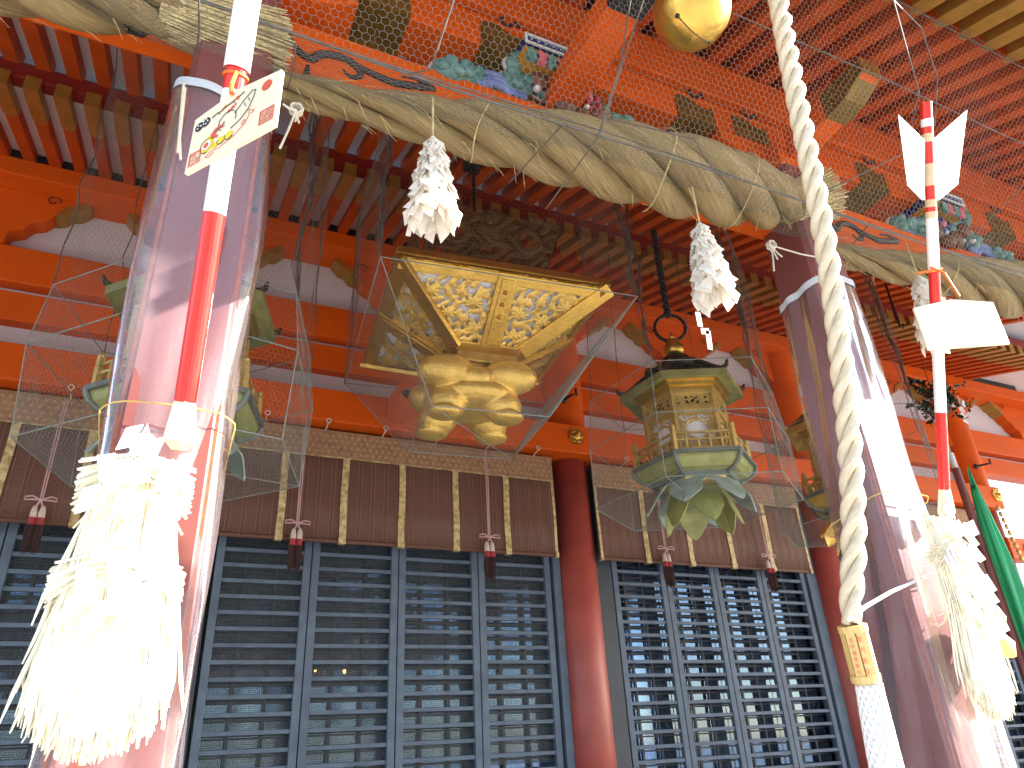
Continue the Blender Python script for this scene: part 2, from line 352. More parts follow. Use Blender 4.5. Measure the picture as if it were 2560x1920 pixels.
door_bay(-2.87, -.26, [-2.68+.577*k for k in range(5)], 2, True)
door_bay(6.40, 9.01, [6.55+.577*k for k in range(5)], 2, False)
# the room behind the glass
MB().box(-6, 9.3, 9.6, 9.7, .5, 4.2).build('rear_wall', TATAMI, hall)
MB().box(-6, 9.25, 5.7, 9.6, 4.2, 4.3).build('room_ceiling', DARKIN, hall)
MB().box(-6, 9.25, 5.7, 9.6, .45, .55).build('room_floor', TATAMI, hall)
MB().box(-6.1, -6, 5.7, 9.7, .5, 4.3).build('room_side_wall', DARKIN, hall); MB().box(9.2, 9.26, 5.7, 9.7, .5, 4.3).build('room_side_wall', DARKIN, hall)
for x in (.75, 1.5, 2.6, 4.1, 5.0):  # white sheets added as stand-ins for pale figures reflected in the glass
    vs = []; n = 24
    for i in range(n+1):
        for z in (2.1, 3.25): vs.append((x-.3+.6*i/n, 7.6+.035*math.sin(i*1.1+x*3), z+.02*math.sin(i*.5)))
    MB().add(vs, [(2*i, 2*i+2, 2*i+3, 2*i+1) for i in range(n)]).build('pale_reflection_sheet', PAPERW, hall, smooth=True)
for x, z in ((.95, 3.18), (1.1, 3.18), (2.2, 2.95), (1.65, 3.5), (2.6, 3.5)):
    MB().lathe([(.005, .22), (.09, .16), (.12, .02), (.04, 0)], (x, 7.2, z-.2), 12).build('gilt_altar_ornament', GOLD, hall)
for p, r_ in (((1.62, 7.0, 2.3), .015), ((1.36, 7.0, 2.31), .010)): MB().ell(p, (r_, r_, r_*1.5), 8, 6).build('altar_lamp', LAMP, hall)
# lower eave rafters of the hall with gilt end caps
PIT = .1745; SL = .28
def lowz(y): return 5.745+SL*(y-5.21)            # underside of the lower rafters
RX = [(.40273629+.0875)*5.21/5.4 + PIT*.965*0 + k*.1690 for k in range(-16, 54)]
for x in RX:
    y0, y1 = 4.15, 5.30; w = .040; h = .11
    p = lambda y, dz: (y, lowz(y)+dz)
    b = MB(); b.prism([p(y0, 0), p(y1, 0), p(y1, h), p(y0, h)], (x-w, 0, 0), (0, 1, 0), (0, 0, 1), (2*w, 0, 0))
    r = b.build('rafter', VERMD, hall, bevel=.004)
    c = MB(); e = .004
    n = 8; arc = [(4.52+.045*math.sin(math.pi*k/n), -w-e+(2*w+2*e)*k/n) for k in range(n+1)]
    poly = [(4.145, -w-e)]+[(yy, xx) for yy, xx in arc]+[(4.145, w+e)]
    u = np.array((0, 1, SL))
    c.prism([(yy-4.145, xx) for yy, xx in poly], (x, 4.145, lowz(4.145)-e), u, (1, 0, 0), (0, 0, .07))
    c.box(x-w-e, x+w+e, 4.138, 4.15, lowz(4.145)-e, lowz(4.145)+h+e)
    q = c.build('gilt_cap', GOLDCAP, r)
sb = MB(); sb.prism([(4.26, lowz(4.26)+.08), (5.5, lowz(5.5)+.08), (5.5, lowz(5.5)+.11), (4.26, lowz(4.26)+.11)], (-3, 0, 0), (0, 1, 0), (0, 0, 1), (19, 0, 0))  # lengthened unseen past the hall's right end to keep side sun out
sb.build('soffit_board', WHITEBOARD, hall)
MB().box(-3, 10.5, 5.215, 5.26, 5.757, 5.90).build('vent_board', BLACK, hall)

# ================================================================== PORCH
porch = thing('shrine_porch', 'vermilion front porch of the shrine with maroon pillars, rainbow beam and long gilt-tipped rafters', 'porch', (1.3, 2.0, .16))
PX = (-.045, 2.675, 5.40, -2.77); PW = .125; PY = 2.02
for i, x in enumerate(PX):
    ch = .022; w = PW
    prof = [(-w+ch, -w), (w-ch, -w), (w, -w+ch), (w, w-ch), (w-ch, w), (-w+ch, w), (-w, w-ch), (-w, -w+ch)]
    p = MB().prism(prof, (x, PY, .16), (1, 0, 0), (0, 1, 0), (0, 0, 4.05)).build('pillar', PILLAR, porch)
    ed = MB()
    for sx in (-1, 1):
        for sy in (-1, 1):
            ed.bar((x+sx*(w-ch/2), PY+sy*(w-ch/2), .2), (x+sx*(w-ch/2), PY+sy*(w-ch/2), 3.52), .009, .009, (1, 0, 0))
    q = ed.build('worn_edge', RUST, p)
    if i < 2:   # clear vinyl sheet tied round the pillar, hemmed with white tape
        ztop = (3.60, 3.50)[i]; nz, na = 46, 72; vs = []; fs = []
        gx, gy = ((.014, .012), (.012, .012))[i]
        for j in range(nz+1):
            z = ztop-(ztop-.9)*j/nz; t = j/nz
            for k in range(na):
                a = 2*math.pi*k/na; cx, cy = math.cos(a), math.sin(a)
                m = (abs(cx)**7+abs(cy)**7)**(-1/7)
                bul = 1+.04*math.sin(6.1*t+1.2+i)*abs(math.sin(a*2))
                wv = .010*math.sin(2.3*a+5*t*2+i*2)*math.sin(7*t+2*a)+.006*math.sin(9*a+14*t+i)+.004*math.sin(17*t+5*a)
                rx, ry = (w+gx+(.026, .006)[i]*math.exp(-((t-.22)/.17)**2)+(.016, .03)[i]*t)*m*bul, (w+gy+.04*t*(i == 1))*m*bul
                dz = 0.0
                if j == 0: dz = .03*math.sin(a+.6+i*1.6)
                vs.append((x+cx*(rx+wv), PY+cy*(ry+wv), z+dz))
        fs = [(j*na+k, j*na+(k+1) % na, (j+1)*na+(k+1) % na, (j+1)*na+k) for j in range(nz) for k in range(na)]
        s = MB().add(vs, fs).build('vinyl_sheet', PLASTIC, p, smooth=True)
        tp = MB(); top = [np.array(v) for v in vs[:na]]; V2 = []
        for v in top:
            out = v-np.array((x, PY, v[2])); out = out/np.linalg.norm(out)
            V2 += [v+out*.003+(0, 0, .008), v+out*.005+(0, 0, -.030)]
        tp.add(V2, [(2*k, 2*k+1, (2*k+3) % (2*na), (2*k+2) % (2*na)) for k in range(na)])
        s = tp.build('hem_tape', TAPE, p, smooth=True)
KX0, KX1 = -3.5, 6.2
# rainbow beam
poly = [(2.035, 3.895), (2.14, 3.895), (2.17, 3.92), (2.19, 4.16), (2.16, 4.20), (2.05, 4.20), (2.0, 4.15), (2.0, 3.93)]
MB().prism(poly, (KX0, 0, 0), (0, 1, 0), (0, 0, 1), (KX1-KX0, 0, 0)).build('rainbow_beam', VERM, porch, bevel=.01)
def koryo_scroll(x0, sg):
    c = MB()
    P = [(.145, 4.09), (.155, 4.03), (.185, 3.985), (.225, 3.965), (.235, 4.0), (.27, 4.03), (.33, 4.035), (.37, 4.0), (.375, 3.965), (.35, 3.945), (.325, 3.955), (.32, 3.975)]
    Q = [(.33, 4.035), (.40, 4.0), (.47, 3.985), (.53, 4.0), (.62, 4.03), (.55, 4.055), (.505, 4.04)]
    for pts in (P, Q):
        pts = np.array(pts); m = 40; t = np.linspace(0, len(pts)-1, m); xs = np.interp(t, range(len(pts)), pts[:, 0]); zs = np.interp(t, range(len(pts)), pts[:, 1])
        k = np.ones(3)/3; xs[1:-1] = np.convolve(xs, k, 'valid'); zs[1:-1] = np.convolve(zs, k, 'valid')
        c.tube([(x0+sg*(a-.145)*1.25, 1.999, b) for a, b in zip(xs, zs)], [.014*(.35+math.sin(math.pi*min(1, .1+i/m))) for i in range(m)], 6)
    return c.build('carved_scroll', INK, porch)
koryo_scroll(.12, 1); koryo_scroll(2.5, -1); koryo_scroll(2.86, 1)
# purlin above, in two tiers, with tarnished brass sheaths
MB().box(KX0, KX1, 2.0, 2.2, 4.415, 4.62).build('bracket_beam', VERM, porch, bevel=.008)
MB().box(KX0, KX1, 1.97, 2.22, 4.645, 4.925).build('porch_purlin', VERM, porch, bevel=.008)
def sheath(x, w, z0, z1, y, m=BRASSD):
    n = 12; top = [(-w/2+w*k/n, z1+.02*math.sin(2*math.pi*k/n)) for k in range(n+1)]
    s = MB().prism([(-w/2, z0), (w/2, z0)]+top[::-1], (x, y-.006, 0), (1, 0, 0), (0, 0, 1), (0, .006, 0))
    s.box(x-w/2, x+w/2, y-.006, y+.21, z0-.006, z0-.001)
    s.build('brass_sheath', m, porch)
    c = MB().tube([(x+.02+.06*(1-t/9)*math.cos(t), y-.003, z1+.06+.04*(1-t/9)*math.sin(t)) for t in np.linspace(0, 6.5, 20)], .006, 5)
    c.build('scroll_line', INK, porch)
for x in (.48, 1.05, 2.13, 2.5, 3.42, 4.6): sheath(x, .24, 4.42, 4.56, 2.0)
for x in (.20, 2.95, 5.6): sheath(x, .16, 4.65, 4.80, 1.97)
# bracket arms over each pillar
for x in PX[:3]:
    b = MB().box(x-.13, x+.13, 1.9, 2.3, 4.205, 4.33)
    b.prism([(-.42, 4.41), (-.42, 4.36), (-.30, 4.30), (-.16, 4.27), (.16, 4.27), (.30, 4.30), (.42, 4.36), (.42, 4.41)], (x, 1.98, 0), (1, 0, 0), (0, 0, 1), (0, .24, 0))
    b.prism([(1.40, 4.44), (1.40, 4.36), (1.52, 4.30), (1.9, 4.27), (1.9, 4.44)], (x-.06, 0, 0), (0, 1, 0), (0, 0, 1), (.12, 0, 0))
    b.build('bracket_arm', VERM, porch, bevel=.008)
    MB().box(x-.066, x+.066, 1.392, 1.399, 4.355, 4.445).build('arm_cap', GOLD, porch)
    MB().prism([(1.402, 4.36), (1.52, 4.297), (1.64, 4.287), (1.64, 4.445), (1.402, 4.445)], (x-.064, 0, 0), (0, 1, 0), (0, 0, 1), (.128, 0, 0)).build('arm_sheath', BRASSD, porch)
# the beam that carries the bell
MB().bar((1.31, 2.0, 4.215), (1.31, 1.0, 4.235), .15, .13).build('bell_arm', VERM, porch, bevel=.01)
MB().box(1.31-.079, 1.31+.079, 1.38, 1.47, 4.148, 4.30).build('iron_strap', BLACK, porch)
# long porch rafters
SU = .348
def upz(y): return 4.935+SU*(y-2.08)
XU = [x for x in [(2.398+k*.174)*1.0 for k in range(-32, 30)]]
X0 = 2.650
XU = [X0+.1745*k for k in range(-30, 32)]
YE = .85
for x in XU:
    w = .043; h = .11
    b = MB().prism([(YE, upz(YE)), (4.22, upz(4.22)), (4.22, upz(4.22)+h), (YE, upz(YE)+h)], (x-w, 0, 0), (0, 1, 0), (0, 0, 1), (2*w, 0, 0))
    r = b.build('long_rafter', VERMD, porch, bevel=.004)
    e = .004; n = 8; poly = [(YE-.006, -w-e)]+[(1.165+.05*math.sin(math.pi*k/n), -w-e+(2*w+2*e)*k/n) for k in range(n+1)]+[(YE-.006, w+e)]
    c = MB().prism([(yy-YE, xx) for yy, xx in poly], (x, YE, upz(YE)-e), (0, 1, SU), (1, 0, 0), (0, 0, .09))
    q = c.build('gilt_cap', GOLDCAP, r)
def slab(name, m, y0, y1, d0, d1, x0=-6.5, x1=16):  # slabs extended out of view to the right to block the low sun
    MB().prism([(y0, upz(y0)+d0), (y1, upz(y1)+d0), (y1, upz(y1)+d1), (y0, upz(y0)+d1)], (x0, 0, 0), (0, 1, 0), (0, 0, 1), (x1-x0, 0, 0)).build(name, m, porch)
slab('white_soffit_board', WHITEBOARD, 2.12, 4.3, .107, .14)
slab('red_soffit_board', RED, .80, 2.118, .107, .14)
slab('bark_roof', ROOFD, .74, 5.0, .15, .5, -7.5, 16.5)
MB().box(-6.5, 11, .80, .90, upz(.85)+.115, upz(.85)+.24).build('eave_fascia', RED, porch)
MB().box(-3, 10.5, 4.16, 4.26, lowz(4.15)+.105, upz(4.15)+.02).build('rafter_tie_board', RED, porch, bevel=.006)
# painted carvings standing on the rainbow beam
def petal(mb, c, d, L, wd, th=.02, yy=0):
    d = np.array(d)/np.linalg.norm(d); pr = np.array((-d[2], 0, d[0])); pts = []
    for t in np.linspace(0, 1, 7): pts.append((L*t, wd*math.sin(math.pi*t**.8)))
    poly = pts+[(a, -b) for a, b in pts[-2:0:-1]]
    mb.prism(poly, np.array(c)+(0, yy, 0), d, pr, (0, th, 0))
def carving(x, z=4.2, flip=1, body=CRIM):
    root = bpy.data.objects.new('painted_carving', None); COL.objects.link(root); root.location = (x, 2.08, z); root.parent = porch
    root.matrix_parent_inverse = Matrix.Translation(porch.location).inverted()
    P = lambda a, b: (x+flip*a, 2.04, z+b)
    r0 = root.location.copy(); r0.y += .03; r0.z += .05
    def bd(mb, name, m, sm=True):
        o = mb.build(name, m, None, smooth=sm); o.parent = root; o.matrix_parent_inverse = Matrix.Translation(r0).inverted(); return o
    m = MB(); rim = MB()
    for a, b, r in ((-.52, .03, .08), (-.43, .05, .07), (-.2, .10, .09), (-.17, .22, .08), (-.05, .13, .09), (.05, .08, .08), (.14, .2, .06), (.20, .10, .08), (.33, .05, .09), (.45, .03, .07)):
        m.ell(P(a, b), (r, .045, r*.75), 14, 8); rim.ell(np.array(P(a, b))+(-.004*flip, .02, .012), (r*1.06, .03, r*.84), 14, 8)
        for q_ in range(3): m.ell(np.array(P(a, b))+(r*.5*math.cos(2*q_+a*9), -.03, r*.4*math.sin(2*q_+a*9)), (r*.42, .025, r*.3), 10, 6)
    bd(m, 'foliage', TEAL); bd(rim, 'white_rim', CHALK)
    for a, b, r in ((-.30, .02, .13), (.30, .0, .10)):
        m = MB()
        for q_ in range(3): m.tube([P(a+r*(1-.25*q_)*math.cos(t), b-.02+r*.75*(1-.25*q_)*math.sin(t)) for t in np.linspace(.1, 3.0, 14)], r*.16, 8)
        bd(m, 'wave', BLUE)
    m = MB()
    for a, b, r in ((-.12, .27, .07), (-.02, .26, .09), (.07, .2, .08), (.10, .12, .07), (.16, .07, .06)):
        for k in range(6):
            t = k*1.05; m.ell((P(a, b)[0]+.55*r*math.cos(t), 2.00-.01*(k % 2), z+b+.55*r*math.sin(t)), (.42*r, .03, .42*r), 10, 6)
    bd(m, 'peony', body)
    m = MB()
    for a, b, r in ((-.15, .30, .035), (-.07, .31, .03), (.13, .09, .03)): m.ell((P(a, b)[0], 1.985, z+b), (r, .03, r), 10, 6)
    bd(m, 'peony_heart', PINK)
    m = MB()
    for a, b, r in ((-.10, .12, .06), (.02, .02, .07), (.10, -.02, .05), (.2, .02, .06)): m.ell((P(a, b)[0], 2.0, z+b), (r, .04, r*.8), 10, 6)
    bd(m, 'beast_body', BROWN)
    for a, b, r in ((-.13, .04, .018), (-.02, .01, .016), (.12, .03, .015)): bd(MB().ell((P(a, b)[0], 1.985, z+b), (r, .02, r*.7), 8, 6), 'white_accent', CHALK)
    
    r0.y += .06; r0.z += .14; x -= .21; m = MB(); m.box(x+.0, x+.24, 1.97, 2.2, z+.355, z+.41)
    bd(m, 'block', NAVY, False)
    m = MB(); m.box(x-.004, x+.244, 1.962, 1.97, z+.402, z+.412).box(x-.004, x+.244, 1.962, 1.97, z+.352, z+.362).box(x-.004, x+.006, 1.962, 1.97, z+.362, z+.402).box(x+.234, x+.244, 1.962, 1.97, z+.362, z+.402)
    for k in range(6): m.ell((x+.03+k*.036, 1.966, z+.385), (.004, .004, .004), 6, 4)
    bd(m, 'block_border', CHALK, False)
    m = MB(); m.prism([(.0, .353), (.24, .353), (.20, .27), (.04, .27)], (x, 1.985, z), (1, 0, 0), (0, 0, 1), (0, .2, 0))
    bd(m, 'block_neck', OCHRE, False)
    m = MB(); g = MB()
    for k in range(5): petal(m if k % 2 else g, (x+.03+.045*k, 1.955, z+.235), (.1*(k-2), 0, 1), .085, .03)
    bd(m, 'pink_petal', PINK, False); bd(g, 'green_petal', TEAL, False)
carving(1.30); carving(3.98, flip=-1, body=NAVY)
mm = MB()
for a, b, r in ((0, .03, .07), (.09, .02, .08), (.2, .0, .07)): mm.ell((5.0+a, 2.0, 4.22+b), (r, .05, r*.7), 12, 8)
mm.build('cloud_carving', TEAL, porch, smooth=True)
# small iron hooks and tie hooks under the beam
hk = MB()
for x in (-.32, .20, 1.28, 2.36):
    hk.tube([(x, 2.03, 3.90), (x, 1.94, 3.86), (x, 1.94, 3.78), (x-.01, 1.93, 3.75), (x-.045, 1.92, 3.74), (x-.06, 1.92, 3.77)], .009, 6)
hk.build('iron_hook', BLACK, porch)

# ================================================================== NETS
def hexpatch(p00, p10, p11, p01, cell, r, sag=0.0, jit=.05):
    p00, p10, p11, p01 = (np.array(p, float) for p in (p00, p10, p11, p01))
    Lu = max(np.linalg.norm(p10-p00), np.linalg.norm(p11-p01)); Lv = max(np.linalg.norm(p01-p00), np.linalg.norm(p11-p10))
    a = cell/math.sqrt(3); nx = int(Lu/cell)+2; ny = int(Lv/(1.5*a))+2
    I, J = np.meshgrid(np.arange(-1, nx), np.arange(-1, ny)); cx = (I+.5*(J % 2))*cell; cy = J*1.5*a
    cx, cy = cx.ravel(), cy.ravel(); E = []
    for k0, k1 in ((0, 1), (1, 2), (2, 3)):
        q = []
        for k in (k0, k1):
            t = math.pi/6+k*math.pi/3; q.append(np.stack([cx+a*math.cos(t), cy+a*math.sin(t)], 1))
        E.append(np.stack(q, 1))
    E = np.concatenate(E, 0)
    E = E + jit*cell*np.sin(E[..., ::-1]*37+E*53)           # hand-twisted unevenness, the same at shared corners
    mid = E.mean(1); ok = (mid[:, 0] > 0) & (mid[:, 0] < Lu) & (mid[:, 1] > 0) & (mid[:, 1] < Lv); E = E[ok]
    s = np.clip(E[..., 0]/Lu, 0, 1)[..., None]; t = np.clip(E[..., 1]/Lv, 0, 1)[..., None]
    P = (1-s)*(1-t)*p00+s*(1-t)*p10+s*t*p11+(1-s)*t*p01
    nrm = np.cross(p10-p00, p01-p00); nn = np.linalg.norm(nrm); nrm = nrm/nn if nn > 1e-9 else np.array((0, 0, 1.))
    P = P+nrm*(sag*np.sin(np.pi*s)*np.sin(np.pi*t)+.35*abs(sag)*np.sin(9*s+4*t)*np.sin(7*t-3*s))
    p, q = P[:, 0], P[:, 1]; d = q-p; L = np.linalg.norm(d, axis=1, keepdims=True); good = L[:, 0] > 1e-5; p, q, d = p[good], q[good], d[good]/L[good]
    a1 = np.cross(d, nrm); a1 /= np.linalg.norm(a1, axis=1, keepdims=True)+1e-9; b1 = np.cross(d, a1)
    vs = []
    for k in range(3):
        o = r*(math.cos(2.094*k)*a1+math.sin(2.094*k)*b1); vs += [p+o, q+o]
    V = np.stack(vs, 1).reshape(-1, 3); n = np.arange(len(p))[:, None]*6
    F = np.concatenate([n+np.array([[0, 1, 3, 2]]), n+np.array([[2, 3, 5, 4]]), n+np.array([[4, 5, 1, 0]])], 0)
    return V, F
def net_object(name, patches, mt, parent):
    Vs, Fs, off = [], [], 0
    for pa in patches:
        V, F = hexpatch(*pa); Vs.append(V); Fs.append(F+off); off += len(V)
    return build_np(name, np.concatenate(Vs), np.concatenate(Fs), mt, parent)
NET = thing('bird_net', 'hexagonal wire netting stretched in front of the straw ropes up to the rafters', 'netting', (1.3, 1.6, 3.6))
RY, RZ = 1.575, 3.555; TY, TZ = 1.16, 4.60
def L3(x, a, b, t): return (x, a[0]+(b[0]-a[0])*t, a[1]+(b[1]-a[1])*t)
x0, x1 = -1.6, 5.6
pt = []
edges = [x0, -.6, .35, 1.3, 2.3, 3.4, 4.5, x1]
for a, b in zip(edges, edges[1:]):
    pt.append(((a, RY, RZ), (b, RY, RZ), (b, TY, TZ), (a, TY, TZ), .026, .00095, .03))
    pt.append(((a, 1.98, 3.79), (b, 1.98, 3.79), (b, RY, RZ), (a, RY, RZ), .026, .00095, .02))
net_object('wire_mesh', pt, WIRE, NET)
w = MB()
w.tube([(x, RY-.004+.004*math.sin(3*x), RZ-.012*math.sin(2.1*x)) for x in np.linspace(x0, x1, 40)], .0045, 6)
w.tube([(x, RY-.006, RZ-.016*math.sin(2.6*x+1)+.008) for x in np.linspace(x0, x1, 40)], .003, 6)
for t in (.62, .98): w.tube([np.array(L3(x, (RY, RZ), (TY, TZ), t))+(0, .004, .01*math.sin(3*x)) for x in np.linspace(x0, x1, 30)], .003, 5)
w.build('stay_wire', WIRED, NET)
def wire_px(pts, r=.0028): MB().tube([A(x, y, Y) for x, y, Y in pts], r, 5).build('tie_wire', WIRED, NET)
wire_px([(1390, 0, 1.15), (1350, 120, 1.35), (1293, 300, 1.57)]); wire_px([(1362, 0, 1.15), (1340, 140, 1.4), (1290, 300, 1.57)])
wire_px([(980, 0, 1.25), (930, 150, 1.45), (880, 160, 1.57)]); wire_px([(1290, 300, 1.57), (1180, 450, 1.9)])
wire_px([(1930, 0, 1.0), (1990, 60, 1.1), (2025, 170, 1.2), (2020, 260, 1.3), (1995, 360, 1.4)]); wire_px([(1930, 0, 1.0), (1985, 200, 1.2), (1955, 330, 1.4), (1750, 430, 1.57)])
wire_px([(1290, 250, 1.6), (1500, 300, 1.5), (1560, 400, 1.57)]); wire_px([(640, 96, 1.58), (632, 150, 1.7), (622, 190, 1.9)]); wire_px([(2212, 400, 1.57), (2070, 540, 1.9)])
wire_px([(430, 0, 1.45), (430, 60, 1.58), (425, 120, 1.8)]); wire_px([(1220, 265, 1.57), (1100, 395, 1.95)]); wire_px([(1880, 480, 1.57), (1840, 530, 1.9)])

# ================================================================== LANTERNS
def field_plate(corners, fn, mat_, name, parent, res=.005, lift=.0, thick_normal=None, relief=.012):
    """gilt openwork plate: keep the cells of a bilinear patch where fn(u,v metres) > 0"""
    p00, p10, p11, p01 = (np.array(p, float) for p in corners)
    Lu = max(np.linalg.norm(p10-p00), np.linalg.norm(p11-p01)); Lv = max(np.linalg.norm(p01-p00), np.linalg.norm(p11-p10))
    nu, nv = max(4, int(Lu/res)), max(4, int(Lv/res)); s = np.linspace(0, 1, nu+1); t = np.linspace(0, 1, nv+1); Sg, Tg = np.meshgrid(s, t)
    width = (1-Tg)*np.linalg.norm(p10-p00)+Tg*np.linalg.norm(p11-p01)
    U = (Sg-.5)*width; Vv = Tg*Lv
    val, hgt = fn(U, Vv)
    P = ((1-Sg)*(1-Tg))[..., None]*p00+(Sg*(1-Tg))[..., None]*p10+(Sg*Tg)[..., None]*p11+((1-Sg)*Tg)[..., None]*p01
    nrm = np.cross(p10-p00, p01-p00); nrm = nrm/np.linalg.norm(nrm)
    if thick_normal is not None and np.dot(nrm, thick_normal) < 0: nrm = -nrm
    P = P+nrm*(lift+relief*hgt)[..., None]
    keep = (val[:-1, :-1]+val[1:, :-1]+val[:-1, 1:]+val[1:, 1:]) > 0
    J, I = np.nonzero(keep); a = J*(nu+1)+I
    F = np.stack([a, a+1, a+nu+2, a+nu+1], 1)
    return build_np(name, P.reshape(-1, 3), F, mat_, parent, smooth=True)
def scroll_field(seed, flowers):
    r = np.random.default_rng(seed); ph = r.uniform(0, 6.28, 12); fl = flowers
    def fn(U, V):
        n = np.zeros_like(U)
        for k in range(6):
            a = r_ang[k]; n += np.sin((U*math.cos(a)+V*math.sin(a))*(46+11*k)+ph[k]+1.9*np.sin(V*27+ph[k+6])+1.8*np.sin(U*23+ph[k+5]))
        n = n/3+.26; h = .5+.35*np.clip(n, -1, 1)
        for (fx, fy, fr) in fl:
            d = np.hypot(U-fx, V-fy); th = np.arctan2(V-fy, U-fx); e = fr*(.82+.18*np.cos(8*th)); m = d < e
            n = np.where(m, 1.0, n); h = np.where(m, .9+.8*(1-d/fr)*(.6+.4*np.cos(8*th)), h)
        return n, h
    r_ang = r.uniform(0, 3.14, 8); return fn
CL = np.array((1.61, 3.70, 0.0)); CH = .635; CZ = 4.05; CB = .205; CBZ = 3.79
clan = thing('gilt_lantern', 'square gilded hanging lantern with openwork flower panels and swelling lobed foot, hanging at the centre', 'lantern', (1.61, 3.70, 5.3), 'lanterns hanging under the eaves')
def child(o, root=None):
    return o
MB().tube([(1.61, 3.7, 4.28), (1.61, 3.7, 5.50)], .013, 8).box(1.55, 1.67, 3.64, 3.76, 5.42, 5.54).build('hanging_rod', BLACK, clan)
# crown (openwork flaring upwards)
for k in range(4):
    a = k*math.pi/2-math.pi/2; ca, sa = math.cos(a), math.sin(a)
    def Rp(lat, out, z, ca=ca, sa=sa): return (CL[0]+out*ca-lat*sa, CL[1]+out*sa+lat*ca, z)
    cr = [Rp(-.34, .34, 4.26), Rp(.34, .34, 4.26), Rp(.46, .47, 4.68), Rp(-.46, .47, 4.68)]
    def cf(U, V):
        n = np.sin(U*44+2*np.sin(V*30))*np.sin(V*40+2*np.cos(U*26))+.75; h = .5+.4*n
        for fx in (-.25, .22):
            d = np.hypot(U-fx, (V-.24)*1.1); q = np.abs(d-.075) < .022; n = np.where(d < .05, -1, n); n = np.where(q, 1, n); h = np.where(q, 1.6, h)
        top = .43-.05*np.abs(np.sin(U*12)); n = np.where(V > top, -1, n)
        return n, h
    field_plate(cr, cf, CROWN, 'crown_panel', clan, .007, 0, (ca, sa, 0))
MB().box(CL[0]-.36, CL[0]+.36, CL[1]-.36, CL[1]+.36, 4.16, 4.26).box(CL[0]-.28, CL[0]+.28, CL[1]-.28, CL[1]+.28, 4.26, 4.30).build('crown_base', BRONZE, clan, bevel=.01)
MB().box(CL[0]-CH-.012, CL[0]+CH+.012, CL[1]-CH-.012, CL[1]+CH+.012, CZ+.005, CZ+.055).lathe([(.6, .055), (.5, .10), (.42, .12)], (CL[0], CL[1], CZ), 4, math.pi/4).build('top_plate', GOLD, clan, bevel=.006)
lining = MB().lathe([(CB*1.414-.02, CBZ+.03), (CH*1.414-.03, CZ+.002)], (CL[0], CL[1], 0), 4, math.pi/4).build('paper_lining', LPAPER, clan)
fr = MB()
for k in range(4):
    a = k*math.pi/2-math.pi/2; ca, sa = math.cos(a), math.sin(a)
    def Rp(lat, out, z, ca=ca, sa=sa): return np.array((CL[0]+out*ca-lat*sa, CL[1]+out*sa+lat*ca, z))
    nrm = np.array((ca*(CZ-CBZ), sa*(CZ-CBZ), -(CH-CB))); nrm /= np.linalg.norm(nrm)
    fl = [(-.42, .43, .055), (-.16, .38, .06), (-.30, .27, .055), (-.13, .17, .05), (.13, .33, .055), (.40, .44, .06), (.28, .30, .055), (.13, .14, .05), (-.25, .46, .045), (.24, .45, .045)]
    field_plate([Rp(-CB, CB, CBZ), Rp(CB, CB, CBZ), Rp(CH, CH, CZ), Rp(-CH, CH, CZ)], scroll_field(20+k, fl), GOLDR, 'openwork_panel', clan, .0048, .006, nrm, .014)
    n3 = nrm
    for lat0, lat1, wd in ((0, 0, .125), ):
        p = Rp(0, CB, CBZ)+n3*.022; q = Rp(0, CH, CZ)+n3*.022; d = (q-p)
        tq = np.array((-sa, ca, 0)); fr.obox((p+q)/2, d/2, tq*wd/2, n3*.012)
        fr.obox((p+q)/2+n3*.012, d/2*.86, tq*wd*.28, n3*.006)
        for j in range(3): fr.ell(p+d*(.45+.16*j)+n3*.02, (.016, .016, .008), 10, 6)
    p = Rp(CB, CB, CBZ)+n3*.02; q = Rp(CH, CH, CZ)+n3*.02; fr.bar(p, q, .10, .03, n3)
    fr.bar(Rp(-CH, CH-.035, CZ-.018)+n3*.015, Rp(CH, CH-.035, CZ-.018)+n3*.015, .07, .03, n3)
    fr.bar(Rp(-CB, CB, CBZ)+n3*.01, Rp(CB, CB, CBZ)+n3*.01, .06, .035, n3)
fr.build('frame_rib', GOLD, clan, bevel=.004)
ft = MB(); c0 = CL+np.array((-.07, -.02, 0))
ft.box(CL[0]-.19, CL[0]+.19, CL[1]-.19, CL[1]+.19, 3.69, 3.80)
for dx, dy, z, rx, ry, rz in ((-.19, -.17, 3.595, .18, .12, .105), (.20, -.17, 3.60, .175, .12, .10), (-.20, .17, 3.58, .15, .12, .10), (.20, .17, 3.58, .15, .12, .10),
        (-.03, -.22, 3.56, .10, .06, .065), (0, 0, 3.58, .25, .22, .13), (0, -.02, 3.48, .30, .25, .095)):
    ft.ell(c0+np.array((dx, dy, z)), (rx, ry, rz), 22, 14)
for dx, dy in ((-.175, -.12), (.155, -.12), (-.175, .14), (.155, .14)):
    ft.ell(c0+np.array((dx, dy, 3.425)), (.125, .11, .10), 20, 12); ft.ell(c0+np.array((dx*1.15, dy*1.2, 3.345)), (.105, .09, .038), 20, 10)
o = ft.build('lobed_foot', GOLDR, clan, smooth=True)
rm = o.modifiers.new('remesh', 'REMESH'); rm.mode = 'VOXEL'; rm.voxel_size = .0075; rm.use_smooth_shade = True
sm = o.modifiers.new('smooth', 'SMOOTH'); sm.factor = .5; sm.iterations = 2
rl = MB()
for sx in (-1, 1):
    for t0, cx_, cz_, rr in ((0, .085, 3.49, .045), (1, .16, 3.50, .035)):
        rl.tube([(c0[0]+sx*(cx_+rr*math.cos(t)*(1-t/12)), c0[1]-.225+.03*(cx_ > .12), cz_+rr*.7*math.sin(t)*(1-t/12)) for t in np.linspace(0, 8, 26)], .009, 6)
